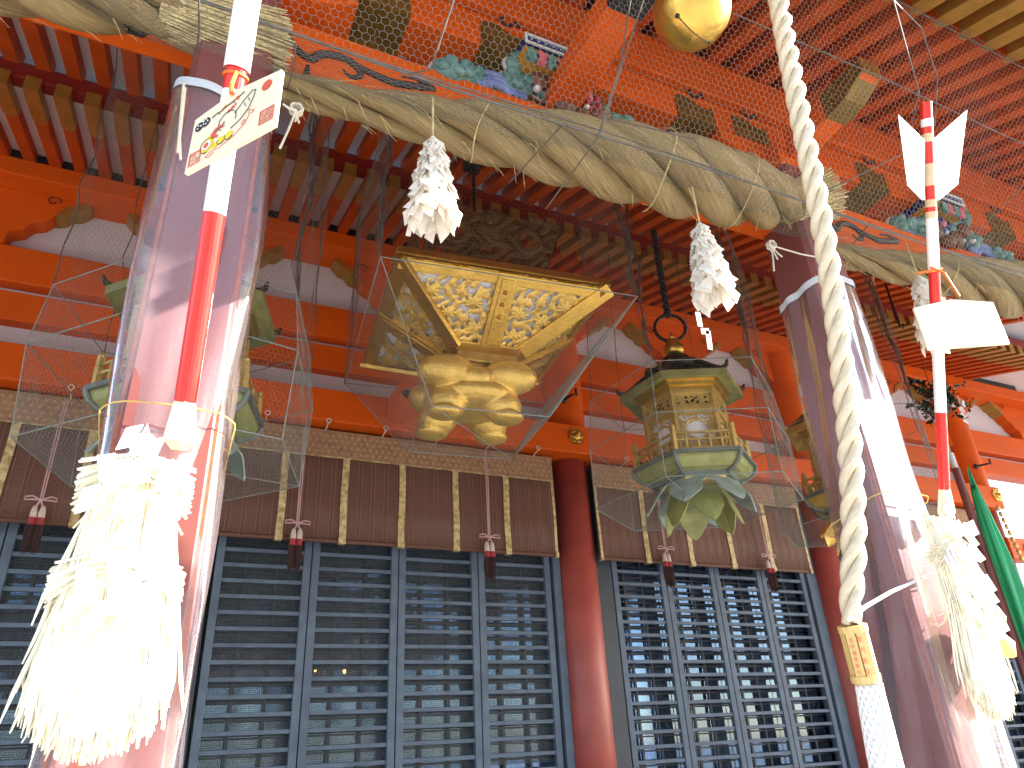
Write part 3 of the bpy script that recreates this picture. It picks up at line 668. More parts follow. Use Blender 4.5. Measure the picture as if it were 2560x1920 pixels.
rl.tube([(c0[0]+.075*math.cos(t), c0[1]-.225, 3.43+.05*math.sin(t)) for t in np.linspace(.2, 2.9, 14)], .014, 8)
rl.build('foot_scroll', GOLDR, clan, smooth=True)
clan.rotation_euler.z = -.113

# hexagonal lanterns
def tomoe_fn(h):
    rr = np.random.default_rng(5); dots = rr.uniform(-.5, .5, (190, 2))
    def fn(U, V):
        n = np.ones_like(U); hgt = np.zeros_like(U)+.3; W_ = h
        x = U/(W_*.5); y = (V-W_*.52)/(W_*.5)
        for k in range(3):
            a0 = k*2.0944+.5
            for t in np.linspace(0, 1, 16):
                a = a0+t*1.85; r0 = .31+.22*t; c = (r0*math.cos(a), r0*math.sin(a)); n = np.where((x-c[0])**2+(y-c[1])**2 < (.285*(1-t)**.7+.014)**2, -1, n)
        for dx, dy in dots:
            cx_, cy_ = dx*1.9, dy*2
            if .80 < math.hypot(cx_, cy_): n = np.where((x-cx_)**2+(y-cy_)**2 < .0048, -1, n)
        rim = np.abs(np.hypot(x, y)-.74) < .03; hgt = np.where(rim, 1.2, hgt)
        return n, hgt
    return fn
def frieze_fn(h):
    def fn(U, V):
        n = np.sin(U*95+2*np.sin(V*60))*np.sin(V*88+1.5*np.cos(U*50))+.35; n = np.where((V < .012) | (V > h-.012), 1, n); return n, .3+.4*n
    return fn
def hex_lantern(cx, cy, z, rot, label):
    L = thing('hexagonal_lantern', label, 'lantern', (cx, cy, z+1.5), 'lanterns hanging under the eaves')
    V = lambda k, r, zz: np.array((cx+r*math.cos(rot+k*math.pi/3), cy+r*math.sin(rot+k*math.pi/3), z+zz))
    c = (cx, cy, z)
    b = MB(); b.tube([(cx, cy, z+.80), (cx, cy, z+1.62)], .024, 8)
    for k in range(14): b.ell((cx, cy, z+.84+.057*k), (.030, .030, .030), 10, 6)
    b.build('hanging_chain', BLACK, L)
    MB().tube([(cx+.115*math.cos(t)*math.cos(.5), cy-.115*math.cos(t)*math.sin(.5), z+.70+.115*math.sin(t)) for t in np.linspace(0, 2*math.pi, 28)], .013, 8).build('ring', BLACK, L, smooth=True)
    MB().lathe([(.02, .61), (.05, .575), (.075, .53), (.07, .49), (.05, .46)], c, 18).lathe([(.005, .66), (.03, .60)], c, 10).build('jewel_finial', GOLD, L, smooth=True)
    MB().lathe([(.05, .46), (.10, .43), (.11, .38), (.09, .36), (.16, .33), (.20, .28)], c, 18).build('finial_base', BRONZE, L)
    rp = MB(); rp.lathe([(.13, .345), (.19, .29), (.28, .225), (.36, .175), (.425, .150), (.432, .140)], c, 6, rot)
    for k in range(6):
        rp.tube([V(k, .14, .36), V(k, .25, .275), V(k, .34, .20), V(k, .41, .155), V(k, .452, .165), V(k, .468, .20)], [.022, .022, .022, .02, .016, .008], 8)
        a, b2 = V(k, .30, .25), V(k+1, .30, .25); m_ = (a+b2)/2
        rp.ell(m_+(0, 0, .01), (.05, .05, .035), 10, 6)
    rp.build('roof', BRONZE, L)
    eb = MB()
    for k in range(6):
        a0, a1, b0, b1 = V(k, .432, .102), V(k+1, .432, .102), V(k, .31, .128), V(k+1, .31, .128)
        eb.add([a0, a1, b1, b0, a0+(0, 0, .012), a1+(0, 0, .012), b1+(0, 0, .012), b0+(0, 0, .012)], [(0, 3, 2, 1), (4, 5, 6, 7), (0, 1, 5, 4), (2, 3, 7, 6), (1, 2, 6, 5), (0, 4, 7, 3)])
    eb.build('eave_underside', GREENV, L)
    tr = MB()
    for k in range(6): tr.bar(V(k, .438, .122), V(k+1, .438, .122), .010, .05)
    tr.build('eave_trim', GREENV, L)
    MB().lathe([(.36, .145), (.355, .115), (.33, .11), (.325, .085), (.30, .08), (.295, .055), (.27, .05)], c, 6, rot).build('cornice', GOLD, L)
    fr_ = MB(); RB = .28
    for k in range(6):
        fr_.bar(V(k, RB, .06), V(k, RB, -.42), .034, .034, (1, 0, 0)); fr_.bar(V(k, RB, .045), V(k+1, RB, .045), .028, .03)
        fr_.bar(V(k, RB, -.075), V(k+1, RB, -.075), .028, .04); fr_.bar(V(k, RB, -.395), V(k+1, RB, -.395), .028, .06)
    fr_.build('body_frame', LGOLD, L, bevel=.003)
    MB().lathe([(RB-.035, .05), (RB-.035, -.42)], c, 6, rot).build('paper_lining', LPAPER, L)
    MB().lathe([(RB-.030, .035), (RB-.028, -.06)], c, 6, rot).build('frieze_backing', BLACK, L)
    for k in range(6):
        nr = V(k+.5, 1, 0)-V(k+.5, 0, 0)
        s = .265; e0, e1 = V(k, RB-.004, 0), V(k+1, RB-.004, 0)
        if np.dot(np.cross(e1-e0, (0, 0, 1)), nr) < 0: pass
        i0, i1 = e0+(e1-e0)*.07, e0+(e1-e0)*.93
        field_plate([i0+(0, 0, -.365), i1+(0, 0, -.365), i1+(0, 0, -.095), i0+(0, 0, -.095)], tomoe_fn(.228), LGOLD, 'crest_panel', L, .0045, -.004, nr, .004)
        field_plate([i0+(0, 0, -.055), i1+(0, 0, -.055), i1+(0, 0, .03), i0+(0, 0, .03)], frieze_fn(.085), LGOLD, 'frieze', L, .005, -.004, nr, .004)
    rl_ = MB(); RR = .39
    for k in range(6):
        rl_.bar(V(k, RR, -.47), V(k, RR, -.27), .028, .028, (1, 0, 0)); rl_.ell(V(k, RR, -.265), (.018, .018, .022), 8, 6)
        for zz in (-.315, -.37, -.44): rl_.bar(V(k, RR-.005, zz), V(k+1, RR-.005, zz), .014, .016)
        a, b2 = V(k, RR-.005, 0), V(k+1, RR-.005, 0)
        for j in range(1, 5): p = a+(b2-a)*j/5; rl_.bar(p+(0, 0, -.46), p+(0, 0, -.315 if j % 2 else -.37), .014, .014, (1, 0, 0))
    rl_.build('railing', LGOLD, L)
    MB().lathe([(.25, -.43), (.425, -.455), (.425, -.475), (.25, -.48)], c, 6, rot).build('railing_floor', LGOLD, L)
    MB().lathe([(.41, -.475), (.408, -.51), (.392, -.56), (.355, -.605), (.30, -.628), (.27, -.632)], c, 6, rot).build('bowl', GREENV, L)
    bt = MB()
    for k in range(6):
        bt.tube([V(k, .425, -.47), V(k, .418, -.515), V(k, .398, -.568), V(k, .355, -.615), V(k, .30, -.64)], .015, 8); bt.bar(V(k, .425, -.472), V(k+1, .425, -.472), .022, .03)
        bt.bar(V(k, .285, -.64), V(k+1, .285, -.64), .03, .03)
    bt.build('bowl_trim', BRONZET, L)
    MB().lathe([(.27, -.645), (.25, -.68), (.12, -.69)], c, 6, rot).build('petal_collar', LGOLD, L)
    def leaf(k, r0, r1, z0, z1, wd, curl):
        m_ = MB(); pts = []; n = 9; vs = []
        out = V(k, 1, 0)-V(k, 0, 0); tg = np.array((-out[1], out[0], 0))
        for i in range(n+1):
            t = i/n; r = r0+(r1-r0)*t+curl*math.sin(math.pi*t)*.5; zz = z0+(z1-z0)*t**1.3; ww = wd*(1-.25*t)*(1-t**5)**.8*(1+.12*math.sin(4*math.pi*t))
            for s_, d_ in ((-1, .0), (-.5, .003), (0, .006), (.5, .003), (1, .0)): vs.append(np.array((cx, cy, z))+out*(r+d_)+tg*ww*s_+np.array((0, 0, zz-.3*wd*s_*s_*.3)))
        fs = [(i*5+j, i*5+j+1, (i+1)*5+j+1, (i+1)*5+j) for i in range(n) for j in range(4)]
        return m_.add(vs, fs)
    for k in range(6):
        o = leaf(k, .21, .36, -.65, -.82, .125, .0).build('upper_petal', GREENP, L); o.modifiers.new('solid', 'SOLIDIFY').thickness = .008
        o = leaf(k+.5, .15, .25, -.68, -.93, .11, .0).build('lower_petal', GREENV, L); o.modifiers.new('solid', 'SOLIDIFY').thickness = .008
    for o in [q for q in bpy.data.objects if q.parent == L]:
        co = np.empty(len(o.data.vertices)*3); o.data.vertices.foreach_get('co', co); co = co.reshape(-1, 3)
        co[:, 2] = z+np.interp(co[:, 2]-z, (-.93, -.635, -.475, -.10, 3), (-.86, -.535, -.435, -.10, 3)); o.data.vertices.foreach_set('co', co.ravel()); o.data.update()
    return L
HR = math.atan2(-3.7, -3.19)-R(14)
lanR = hex_lantern(3.19, 3.7, 3.68, HR, 'greenish brass hexagonal lantern with swirl crests, in plain view right of the gilded one')
lanL = dup(lanR, (-3.24, .0, -.03), 'greenish hexagonal lantern mostly hidden behind the left vinyl-wrapped pillar')
lanL.rotation_euler.z = R(38)
for o in lanL.children: pass
lanF = dup(lanR, (1.62, .05, -.02), 'gold hexagonal lantern peeping out from behind the right vinyl-wrapped pillar', {'verdigris_gilt': GOLDR, 'pale_verdigris': GOLDR, 'dark_bronze': GOLDCAP, 'lantern_brass': LGOLD})

# wire cages round the lanterns
def cage(label, rings, mt, bottom=True, upto=None):
    c = np.mean(np.array(rings[-1]), 0)
    root = thing('lantern_cage', label, 'wire cage', c, 'wire cages round the lanterns')
    fr_ = MB(); pa = []
    for ring in rings:
        n = len(ring)
        for k in range(n): fr_.tube([ring[k], ring[(k+1) % n]], .0032, 6)
    for ra, rb in zip(rings, rings[1:]):
        n = len(ra)
        for k in range(n):
            fr_.tube([ra[k], rb[k]], .003, 6); k2 = (k+1) % n
            pa.append((rb[k], rb[k2], ra[k2], ra[k], .027, .0006, .015))
    if bottom:
        rb = rings[-1]; n = len(rb); cc = np.mean(np.array(rb), 0)
        if n == 4: pa.append((rb[0], rb[1], rb[2], rb[3], .027, .0005, .01))
        else:
            pa.append((rb[0], rb[1], rb[2], rb[3], .027, .0006, .0)); pa.append((rb[3], rb[4], rb[5], rb[0], .027, .0006, .0))
        for k in range(0, n, 2): fr_.tube([rb[k], cc], .0025, 5)
    fr_.build('wire_frame', mt, root); net_object('wire_mesh', pa, mt, root)
    if upto is not None:
        ra = rings[0]; n = len(ra); pa = []
        for k in range(n):
            k2 = (k+1) % n; pa.append((ra[k], ra[k2], upto[k2], upto[k], .032, .0005, .05))
            P = [np.array(ra[k])+(np.array(upto[k])-np.array(ra[k]))*t+rng.normal(0, .012, 3) for t in np.linspace(0, 1, 9)]
            g = MB(); g.tube(P, .0035, 5)
            if k in (0, 1):
                for q in range(8): g.tube([P[0]]+[p+rng.normal(0, .017, 3) for p in P[1:-1]]+[P[-1]], .0024, 4)
            g.build('gathered_cord', WIRED, root)
        net_object('upper_net', pa, WIRE, root)
    return root
def poly_ring(cx, cy, r, z, n, rot): return [(cx+r*math.cos(rot+2*math.pi*k/n), cy+r*math.sin(rot+2*math.pi*k/n), z) for k in range(n)]
q = -3*math.pi/4
def toceil(ring, f=1.0, cx=0, cy=0):
    out = []
    for x, y, z in ring:
        x2, y2 = cx+(x-cx)*f, cy+(y-cy)*f; out.append((x2, y2, (upz(y2) if y2 < 4.15 else lowz(y2))-.01))
    return out
q -= .113; ra = poly_ring(1.61, 3.7, .75*1.414, 3.93, 4, q); cage('square wire cage narrowing below the gilded centre lantern', [ra, poly_ring(1.57, 3.7, .345*1.414, 3.29, 4, q)], WIREC, True, toceil(ra, .95, 1.61, 3.7))
ra = poly_ring(3.19, 3.7, .66, 3.80, 6, HR); cage('six-sided wire cage round the greenish lantern in front of the shorter blind', [ra, poly_ring(3.19, 3.7, .70, 3.42, 6, HR), poly_ring(3.19, 3.7, .70, 3.0, 6, HR)], WIREC, True, toceil(ra, .9, 3.19, 3.7))
HL = HR+R(38)
ra = poly_ring(-.05, 3.7, .66, 3.72, 6, HL); cage('six-sided wire cage on both sides behind the left pillar', [ra, poly_ring(-.05, 3.7, .70, 3.38, 6, HL), poly_ring(-.05, 3.7, .66, 2.92, 6, HL)], WIREC, True, toceil(ra, 1.0, -.05, 3.7))
ra = poly_ring(4.81, 3.75, .64, 3.75, 6, HR); cage('wire cage round the gold lantern behind the right pillar', [ra, poly_ring(4.81, 3.75, .66, 2.98, 6, HR)], WIREC, True, toceil(ra, .9, 4.81, 3.75))

# ================================================================== STRAW ROPES
def twisted(name, path, rad, pitch, nstr, mt, parent=None, ns=12, phase=0.0, sr=.56, hr=.48, hand=1):
    path = np.array(path, float); m = len(path); s = np.concatenate([[0], np.cumsum(np.linalg.norm(np.diff(path, axis=0), axis=1))])
    T = np.gradient(path, axis=0); T /= np.linalg.norm(T, axis=1, keepdims=True)
    a = np.cross(T, np.tile((0, 0, 1.0) if abs(T[0][2]) < .7 else (0, 1.0, 0), (m, 1))); a /= np.linalg.norm(a, axis=1, keepdims=True); b = np.cross(T, a)
    mb = MB(); uv = []
    for k in range(nstr):
        ang = hand*2*math.pi*s/pitch+2*math.pi*k/nstr+phase
        C = path+(hr*rad)[:, None]*(np.cos(ang)[:, None]*a+np.sin(ang)[:, None]*b)
        Tc = np.gradient(C, axis=0); Tc /= np.linalg.norm(Tc, axis=1, keepdims=True)
        u = np.cos(ang)[:, None]*a+np.sin(ang)[:, None]*b; u = u-Tc*np.sum(u*Tc, 1, keepdims=True); u /= np.linalg.norm(u, axis=1, keepdims=True); v = np.cross(Tc, u)
        vs = []
        for i in range(m):
            for j in range(ns+1):
                t = 2*math.pi*j/ns; r = sr*rad[i]*(1+.02*math.sin(5*t+9*s[i])+.022*math.sin(11*t-5*s[i]+k)+.012*math.sin(19*t+13*s[i]))
                vs.append(C[i]+r*(math.cos(t)*u[i]+math.sin(t)*v[i])); uv.append((j/ns+k*3.7, s[i]+k*11.3))
        n1 = ns+1
        fs = [(i*n1+j, i*n1+j+1, (i+1)*n1+j+1, (i+1)*n1+j) for i in range(m-1) for j in range(ns)]
        mb.add(vs, fs)
    mb.uv = uv
    return mb, path, T, s
def shimenawa(label, p0, p1, bl, rise, dz=0.0, zend=3.86):
    root = thing('straw_rope', label, 'straw rope', ((p0[0]+p1[0])/2, 1.82, 3.7), 'thick straw ropes hung along the porch beam')
    m = 170; t = np.linspace(0, 1, m); P = np.array(p0)[None]*(1-t)[:, None]+np.array(p1)[None]*t[:, None]
    ts = (0, .13, .27, .52, .72, .88, 1); rad = np.interp(t, ts, (.055, .068, .108, .158, .178, .150, .085)); zc = np.interp(t, ts, (3.61, 3.64, 3.68, 3.76, 3.81, 3.83, zend))+dz
    k9 = np.ones(17)/17; rad[8:-8] = np.convolve(rad, k9, 'valid'); zc[8:-8] = np.convolve(zc, k9, 'valid')
    P[:, 1] = 1.99-rad*1.0; P[:, 2] = 1.6+(zc-1.6)*P[:, 1]/1.84
    mb, path, T, s = twisted('rope', P, rad, 1.22, 4, STRAW, hand=1, ns=28, sr=.415, hr=.615)
    o = mb.build('twisted_strand', STRAW, root, smooth=True)
    h = MB()
    for _ in range(220):        # stray straws lying on and off the rope
        i = int(rng.integers(4, m-8)); a = rng.uniform(0, 2*math.pi); nrm = np.cross(T[i], (0, 0, 1)); nrm /= np.linalg.norm(nrm); bn = np.cross(nrm, T[i])
        o_ = math.cos(a)*nrm+math.sin(a)*bn; base = path[i]+o_*rad[i]*rng.uniform(.85, 1.02); d = T[i]*rng.uniform(.3, 1)+np.cross(T[i], o_)*rng.uniform(.2, .9)+o_*rng.uniform(-.02, .30); d /= np.linalg.norm(d)
        L_ = rng.uniform(.03, .10); h.tube([base, base+d*L_*.5, base+d*L_+(0, 0, -.1*L_)], [.0014, .0012, .0006], 3, False)
    h.build('stray_straw', STRAWL, root)['kind'] = 'stuff'
    e = path[-1]; d = T[-1]; d = d+np.array((0, 0, rise)); d /= np.linalg.norm(d); b = MB()
    n1 = np.cross(d, (0, 0, 1)); n1 /= np.linalg.norm(n1); n2 = np.cross(n1, d); r0 = rad[-1]
    for _ in range(700):
        a = rng.uniform(0, 2*math.pi); q_ = math.sqrt(rng.uniform(0, 1)); s0 = e-d*.07+(n1*math.cos(a)+n2*math.sin(a))*q_*r0*1.0
        s1 = e+d*(bl+rng.uniform(-.02, .015))+(n1*math.cos(a)*.75+n2*math.sin(a))*q_*r0*1.9+rng.normal(0, .006, 3)
        b.tube([s0, (s0*.45+s1*.55)+rng.normal(0, .004, 3), s1], [.004, .0034, .0026], 4, True)
    b.build('brush_end', STRAWL, root)['kind'] = 'stuff'
    for tt in (.30, .62, .80):
        i = int(tt*(m-1)); tw = MB()
        tw.tube([path[i]+rad[i]*1.07*np.array((.25*math.sin(a*1.0)*.35, -math.cos(a), math.sin(a)))+np.array((.02*math.sin(2*a), 0, 0)) for a in np.linspace(-2.2, 2.2, 22)], .003, 5)
        tw.build('binding_twine', STRAWL, root)
    return root
shimenawa('middle straw rope crossing between the two pillars, its brush end at the right pillar', (.10, 1.85, 3.70), (2.56, 1.85, 3.80), .42, .30)
shimenawa('left straw rope ending in a brush above the left pillar', (-2.75, 1.85, 3.70), (-.24, 1.85, 3.79), .35, -.02, -.03, 3.82)
shimenawa('right straw rope starting thin beside the right pillar', (2.72, 1.85, 3.69), (5.3, 1.85, 3.80), .40, .22)

# ================================================================== PAPER STREAMERS
def shide(label, top, h, r, seed):
    rs = np.random.default_rng(seed); root = thing('paper_streamer', label, 'paper streamer', top, 'white paper streamers hanging from the ropes')
    MB().tube([np.array(top)+(0, 0, .20), np.array(top)+(0, 0, -.02)], .004, 6).build('hanging_cord', STRAWL, root)
    m = MB(); top = np.array(top, float)
    for layer, (ns_, rf, nseg) in enumerate(((15, 1.0, 9), (11, .72, 8), (7, .4, 7))):
        for k in range(ns_):
            a = 2*math.pi*(k+.5*layer)/ns_+rs.uniform(-.12, .12); o_ = np.array((math.cos(a), math.sin(a), 0)); tg = np.array((-o_[1], o_[0], 0)); hh = h*rs.uniform(.92, 1.06); side = rs.choice([-1, 1])
            for i in range(nseg):
                t0 = i/nseg; t1 = min(1.04, (i+1.25)/nseg); side = -side; rad = lambda t: .010+rf*r*(min(1, t*1.15)**.8)
                w_ = rs.uniform(.024, .034)*(.55+.6*min(1, t0*1.6)); sk = side*w_*.55*(.4+.6*t0)
                fl = rs.uniform(.006, .022); tw = rs.uniform(-.35, .35); tq = tg*math.cos(tw)+o_*math.sin(tw)
                c0 = top+o_*rad(t0)+(0, 0, -hh*t0); c1 = top+o_*(rad(t1)+fl)+(0, 0, -hh*t1)+tg*sk
                m.add([c0-tq*w_*.5+tg*sk*.2, c0+tq*w_*.5+tg*sk*.2, c1+tq*w_*.5+(0, 0, side*.012), c1-tq*w_*.5-(np.array((0, 0, side*.012)))], [(0, 1, 2, 3)])
    m.tube([top+(0, 0, .01), top+(0, 0, -.1), top+(0, 0, -h)], [.008, r*.2, .004], 10)
    m.build('folded_paper', PAPER, root)
    return root
shide('white paper streamer under the middle rope, the one before the gilded lantern', A(935, 302, 1.72), .345, .060, 1)
s2 = shide('white paper streamer right of the hexagonal lantern chain with one strip dangling lower', A(1512, 487, 1.72), .335, .056, 2)
m = MB(); c = A(1508, 680, 1.70)
m.obox(c+(0, 0, -.02), (.011, 0, 0), (0, .0006, 0), (0, .0, .03)).obox(c+(.018, 0, -.065), (.018, 0, .004), (0, .0006, 0), (0, 0, .012)).obox(c+(.028, 0, -.10), (.011, 0, 0), (0, .0006, 0), (.003, 0, .04))
m.build('loose_strip', PAPER, s2)
shide('white paper streamer half hidden behind the blank wooden plaque', A(1985, 600, 1.72), .36, .07, 3)

# ================================================================== BELL AND BELL ROPE
bc = A(1494, 22, 1.22); br = .135
bell = thing('round_bell', 'large round golden bell with a dark slit hanging from the porch arm', 'bell', bc)
prof = [(.02, br*1.08)]+[(br*math.cos(t), br*1.02*math.sin(t)) for t in np.linspace(1.35, -1.5, 26)]+[(.004, -br*1.02)]
MB().lathe(prof, bc, 48).build('bell_body', GOLD, bell, smooth=True)
MB().tube([bc+(0, 0, br), (bc[0]-.02, bc[1], 4.19)], .016, 8).build('bell_loop', BLACK, bell)
vd = CAM-bc; vd /= np.linalg.norm(vd)
def on_bell(px, py):
    d = ray(px*K, py*K); oc = CAM-bc; b_ = d@oc; a_ = d@d; c_ = oc@oc-br*br*1.03; disc = b_*b_-a_*c_
    t = (-b_-math.sqrt(max(disc, 0)))/a_; return CAM+d*t
sl_ = [on_bell(1463+(1531-1463)*t, 34+(92-34)*t-8*math.sin(math.pi*t)*0+6*math.sin(math.pi*t)) for t in np.linspace(0, 1, 14)]
MB().tube(sl_, .0022, 6).ell(sl_[0], (.009, .009, .009), 10, 6).ell(sl_[-1], (.006, .006, .004), 8, 6).build('bell_slit', BLACK, bell)
rope_px = [(1680, -60, 1.10), (1680, 0, 1.13), (1703, 120, 1.15), (1735, 285, 1.18), (1770, 450, 1.22), (1795, 600, 1.27), (1815, 760, 1.31), (1833, 920, 1.36), (1842, 1060, 1.40), (1845, 1200, 1.44), (1838, 1290, 1.46), (1838, 1350, 1.47)]
kp = np.array([A(*p) for p in rope_px]); kp[0] = (kp[1][0], kp[1][1]-.06, 4.62); t = np.linspace(0, len(kp)-1, 240); Pp = np.stack([np.interp(t, range(len(kp)), kp[:, i]) for i in range(3)], 1)
ker = np.ones(21)/21
for i in range(3): Pp[10:-10, i] = np.convolve(Pp[:, i], ker, 'valid')
brope = thing('bell_rope', 'thick twisted white bell rope with bamboo collar and netted tail, tied toward the right pillar', 'bell rope', kp[-1])
rd = np.interp(np.linspace(0, 1, 240), [0, .80, .90, 1], [.0335, .0325, .030, .024])
mb, *_ = twisted('r', Pp, rd*1.04, .25, 3, ROPEW, ns=16, hand=1, sr=.49, hr=.56)
mb.build('twisted_cord', ROPEW, brope, smooth=True)
c0_, c1_ = A(1840, 1350, 1.47), A(1872, 1472, 1.49); ax = c1_-c0_; Lc = np.linalg.norm(ax); ax /= Lc
e1 = np.cross(ax, (0, 1, 0)); e1 /= np.linalg.norm(e1); e2 = np.cross(ax, e1)
cm = MB(); nb = 8
for k in range(nb):
    a0, a1 = 2*math.pi*(k+.06)/nb, 2*math.pi*(k+.94)/nb; rr = .036
    P_ = [c0_+rr*(math.cos(a)*e1+math.sin(a)*e2)+ax*z for z in (0, Lc) for a in (a0, a1)]; Q_ = [c0_+(rr-.006)*(math.cos(a)*e1+math.sin(a)*e2)+ax*z for z in (0, Lc) for a in (a0, a1)]
    cm.add(P_+Q_, [(0, 1, 3, 2), (4, 6, 7, 5), (0, 2, 6, 4), (1, 5, 7, 3), (0, 4, 5, 1), (2, 3, 7, 6)])
for z in (.0, Lc-.018): cm.tube([c0_+ax*z, c0_+ax*(z+.018)], .0385, 16)
cm.build('bamboo_collar', BAMBOO, brope)
def text_mesh(body, size, o, u, v, mt, name, parent, depth=.0004, vertical=False):
    c = bpy.data.curves.new('t', 'FONT'); c.size = size; c.body = body; c.align_x = 'CENTER'; c.align_y = 'CENTER'; c.resolution_u = 3
    ob = bpy.data.objects.new('t', c); COL.objects.link(ob); dg = bpy.context.evaluated_depsgraph_get(); dg.update()
    me = bpy.data.meshes.new_from_object(ob.evaluated_get(dg)); bpy.data.objects.remove(ob); me.name = name
    u, v = np.array(u, float), np.array(v, float); n = np.cross(u, v)
    for vv in me.vertices: vv.co = Vector(np.array(o)+vv.co.x*u+vv.co.y*v+n*depth)
    me.materials.clear(); me.materials.append(mt); q = bpy.data.objects.new(name, me); COL.objects.link(q)
    if parent is not None: q.parent = parent; q.matrix_parent_inverse = Matrix.Translation(parent.location).inverted()
    return q
view = CAM-(c0_+c1_)/2; view -= ax*np.dot(view, ax); view /= np.linalg.norm(view); side = np.cross(-ax, view)
for dx, chars, sz in ((.009, '家内安全', .017), (-.012, '吉祥福寿長久', .012)):
    out = view*math.cos(dx/.036)+side*math.sin(dx/.036)
    for i, ch in enumerate(chars):
        o_ = c0_+out*.0375+ax*(Lc*(.24+.56*i/(len(chars)-1)))
        text_mesh(ch, sz, o_, np.cross(-ax, out), -ax, SEAL, 'red_character', brope)
tail = [A(1876, 1476, 1.49), A(1893, 1560, 1.50), A(1915, 1660, 1.50), A(1960, 1800, 1.50)]
tm = MB(); tp_ = np.array(tail); tt = np.linspace(0, 3, 60); TP = np.stack([np.interp(tt, range(4), tp_[:, i]) for i in range(3)], 1)
tm.tube(TP, [.028+.012*k/60 for k in range(60)], 12)
for k in range(12):
    for hd in (-1, 1):
        tm.tube([TP[i]+(.031+.012*i/60)*(math.cos(2*math.pi*k/12+hd*i*.085)*e1+math.sin(2*math.pi*k/12+hd*i*.085)*e2) for i in range(60)], .004, 5)
tm.build('netted_tail', PAPERW, brope, smooth=True)
MB().tube([A(1835, 1338, 1.44), A(1870, 1310, 1.55), A(1925, 1278, 1.74), A(1962, 1262, 1.875), A(2010, 1240, 1.87)], .006, 6).build('tie_string', PAPERW, brope)

# ================================================================== ARROWS, PLAQUES
def arrow(label, stations, mats, r, tip0, tip1):
    root = thing('festival_arrow', label, 'arrow', tip1, 'giant red and white arrows tied to the pillars')
    for (p, q), m_ in zip(zip(stations, stations[1:]), mats):
        MB().tube([p, q], r*(1.0 if m_ is not AWHITE else 1.02), 20).build('shaft_band', m_, root, smooth=False)
    p, q = np.array(tip0), np.array(tip1); d = q-p
    MB().tube([p, p+d*.03, p+d*.70, p+d*.80, q], [r*1.02, r*1.12, r*1.62, r*1.62, r*.75], 6).build('blunt_tip', WOODP, root)
    return root
def seg(pA, pB, f): return np.array(pA)+(np.array(pB)-np.array(pA))*f
def yl(y, y0, Y0, y1, Y1): return Y0+(Y1-Y0)*(y-y0)/(y1-y0)
aT = A(541, -40, 1.33); aB = A(400, 868, 1.80)
def on_line(pT, pB, py):        # the point of the shaft seen at picture row py
    lo, hi = -.3, 1.3
    for _ in range(40):
        m_ = (lo+hi)/2; w_ = seg(pT, pB, m_)-CAM; y_ = (960-FPX*(w_@up)/(w_@fw))/K
        if y_ < py: lo = m_
        else: hi = m_
    return seg(pT, pB, lo)
ys = [-60, 150, 200, 462, 868]; RA = .0265
arL = arrow('long arrow with paper label, white then red shaft, tied before the left pillar', [on_line(aT, aB, y) for y in ys], [AWHITE, ARED, AWHITE, ARED], RA, on_line(aT, aB, 868), A(386, 972, 1.845))
a0_, a1_ = on_line(aT, aB, -60), on_line(aT, aB, 152)
ad = (a1_-a0_)/np.linalg.norm(a1_-a0_); av = CAM-(a0_+a1_)/2; av -= ad*(av@ad); av /= np.linalg.norm(av); asd = np.cross(-ad, av)
lb = MB(); n = 18
for k in range(n):
    t0, t1 = [R(-100)+R(200)*j/n for j in (k, k+1)]
    P_ = [p_+RA*1.16*(math.cos(t)*av+math.sin(t)*asd) for p_ in (a0_, a1_) for t in (t0, t1)]; lb.add(P_, [(0, 1, 3, 2)])
o = lb.build('paper_label', PAPERW, arL); o.modifiers.new('solid', 'SOLIDIFY').thickness = .001
wd = av*math.cos(R(42))+asd*math.sin(R(42))
for yy, ch in ((28, 'く'), (70, 'ね'), (110, 'を'), (140, 'と')):
    text_mesh(ch, .026, on_line(aT, aB, yy)+wd*(RA*1.20), np.cross(-ad, wd), -ad, INK, 'ink_character', arL)
MB().tube([on_line(aT, aB, 166)+RA*1.08*(math.cos(t)*av+math.sin(t)*asd) for t in np.linspace(0, 6.28, 20)], .004, 6).build('orange_tie', ORANGEC, arL)
bT = A(2000, 222, 1.12); bB = A(2040, 1056, 1.80)
ysR = [222, 258, 275, 290, 308, 355, 402, 432, 448, 458, 472, 582, 650, 752, 890, 1056]
msR = [ARED, AWHITE, ARED, ABEIGE, ARED, ABEIGE, ARED, ABEIGE, ARED, ABEIGE, AWHITE, ARED, ARED, AWHITE, ARED]
ptsR = [on_line(bT, bB, y) for y in ysR]
def rband(p, q, r0, r1, m_, root): MB().tube([p, q], [r0, r1], 20).build('shaft_band', m_, root)
arR = arrow('long arrow with two white swallow-tail feathers, tied before the right pillar', ptsR, msR, .021, ptsR[-1], A(2046, 1122, 1.845))
for pts in ([(1998, 415), (1998, 300), (1992, 297), (1941, 248), (1961, 400), (1992, 432), (1999, 432)], [(2008, 420), (2006, 300), (2020, 297), (2088, 238), (2068, 398), (2028, 432), (2010, 432)]):
    Yc = lambda y: yl(y, 222, 1.12, 1056, 1.80)-.006
    f_ = MB(); P_ = [A(x, y, Yc(y)) for x, y in pts]; n = len(P_); f_.add(P_, [tuple(range(n))])
    o = f_.build('feather', FEATHER, arR); o.modifiers.new('solid', 'SOLIDIFY').thickness = .0025
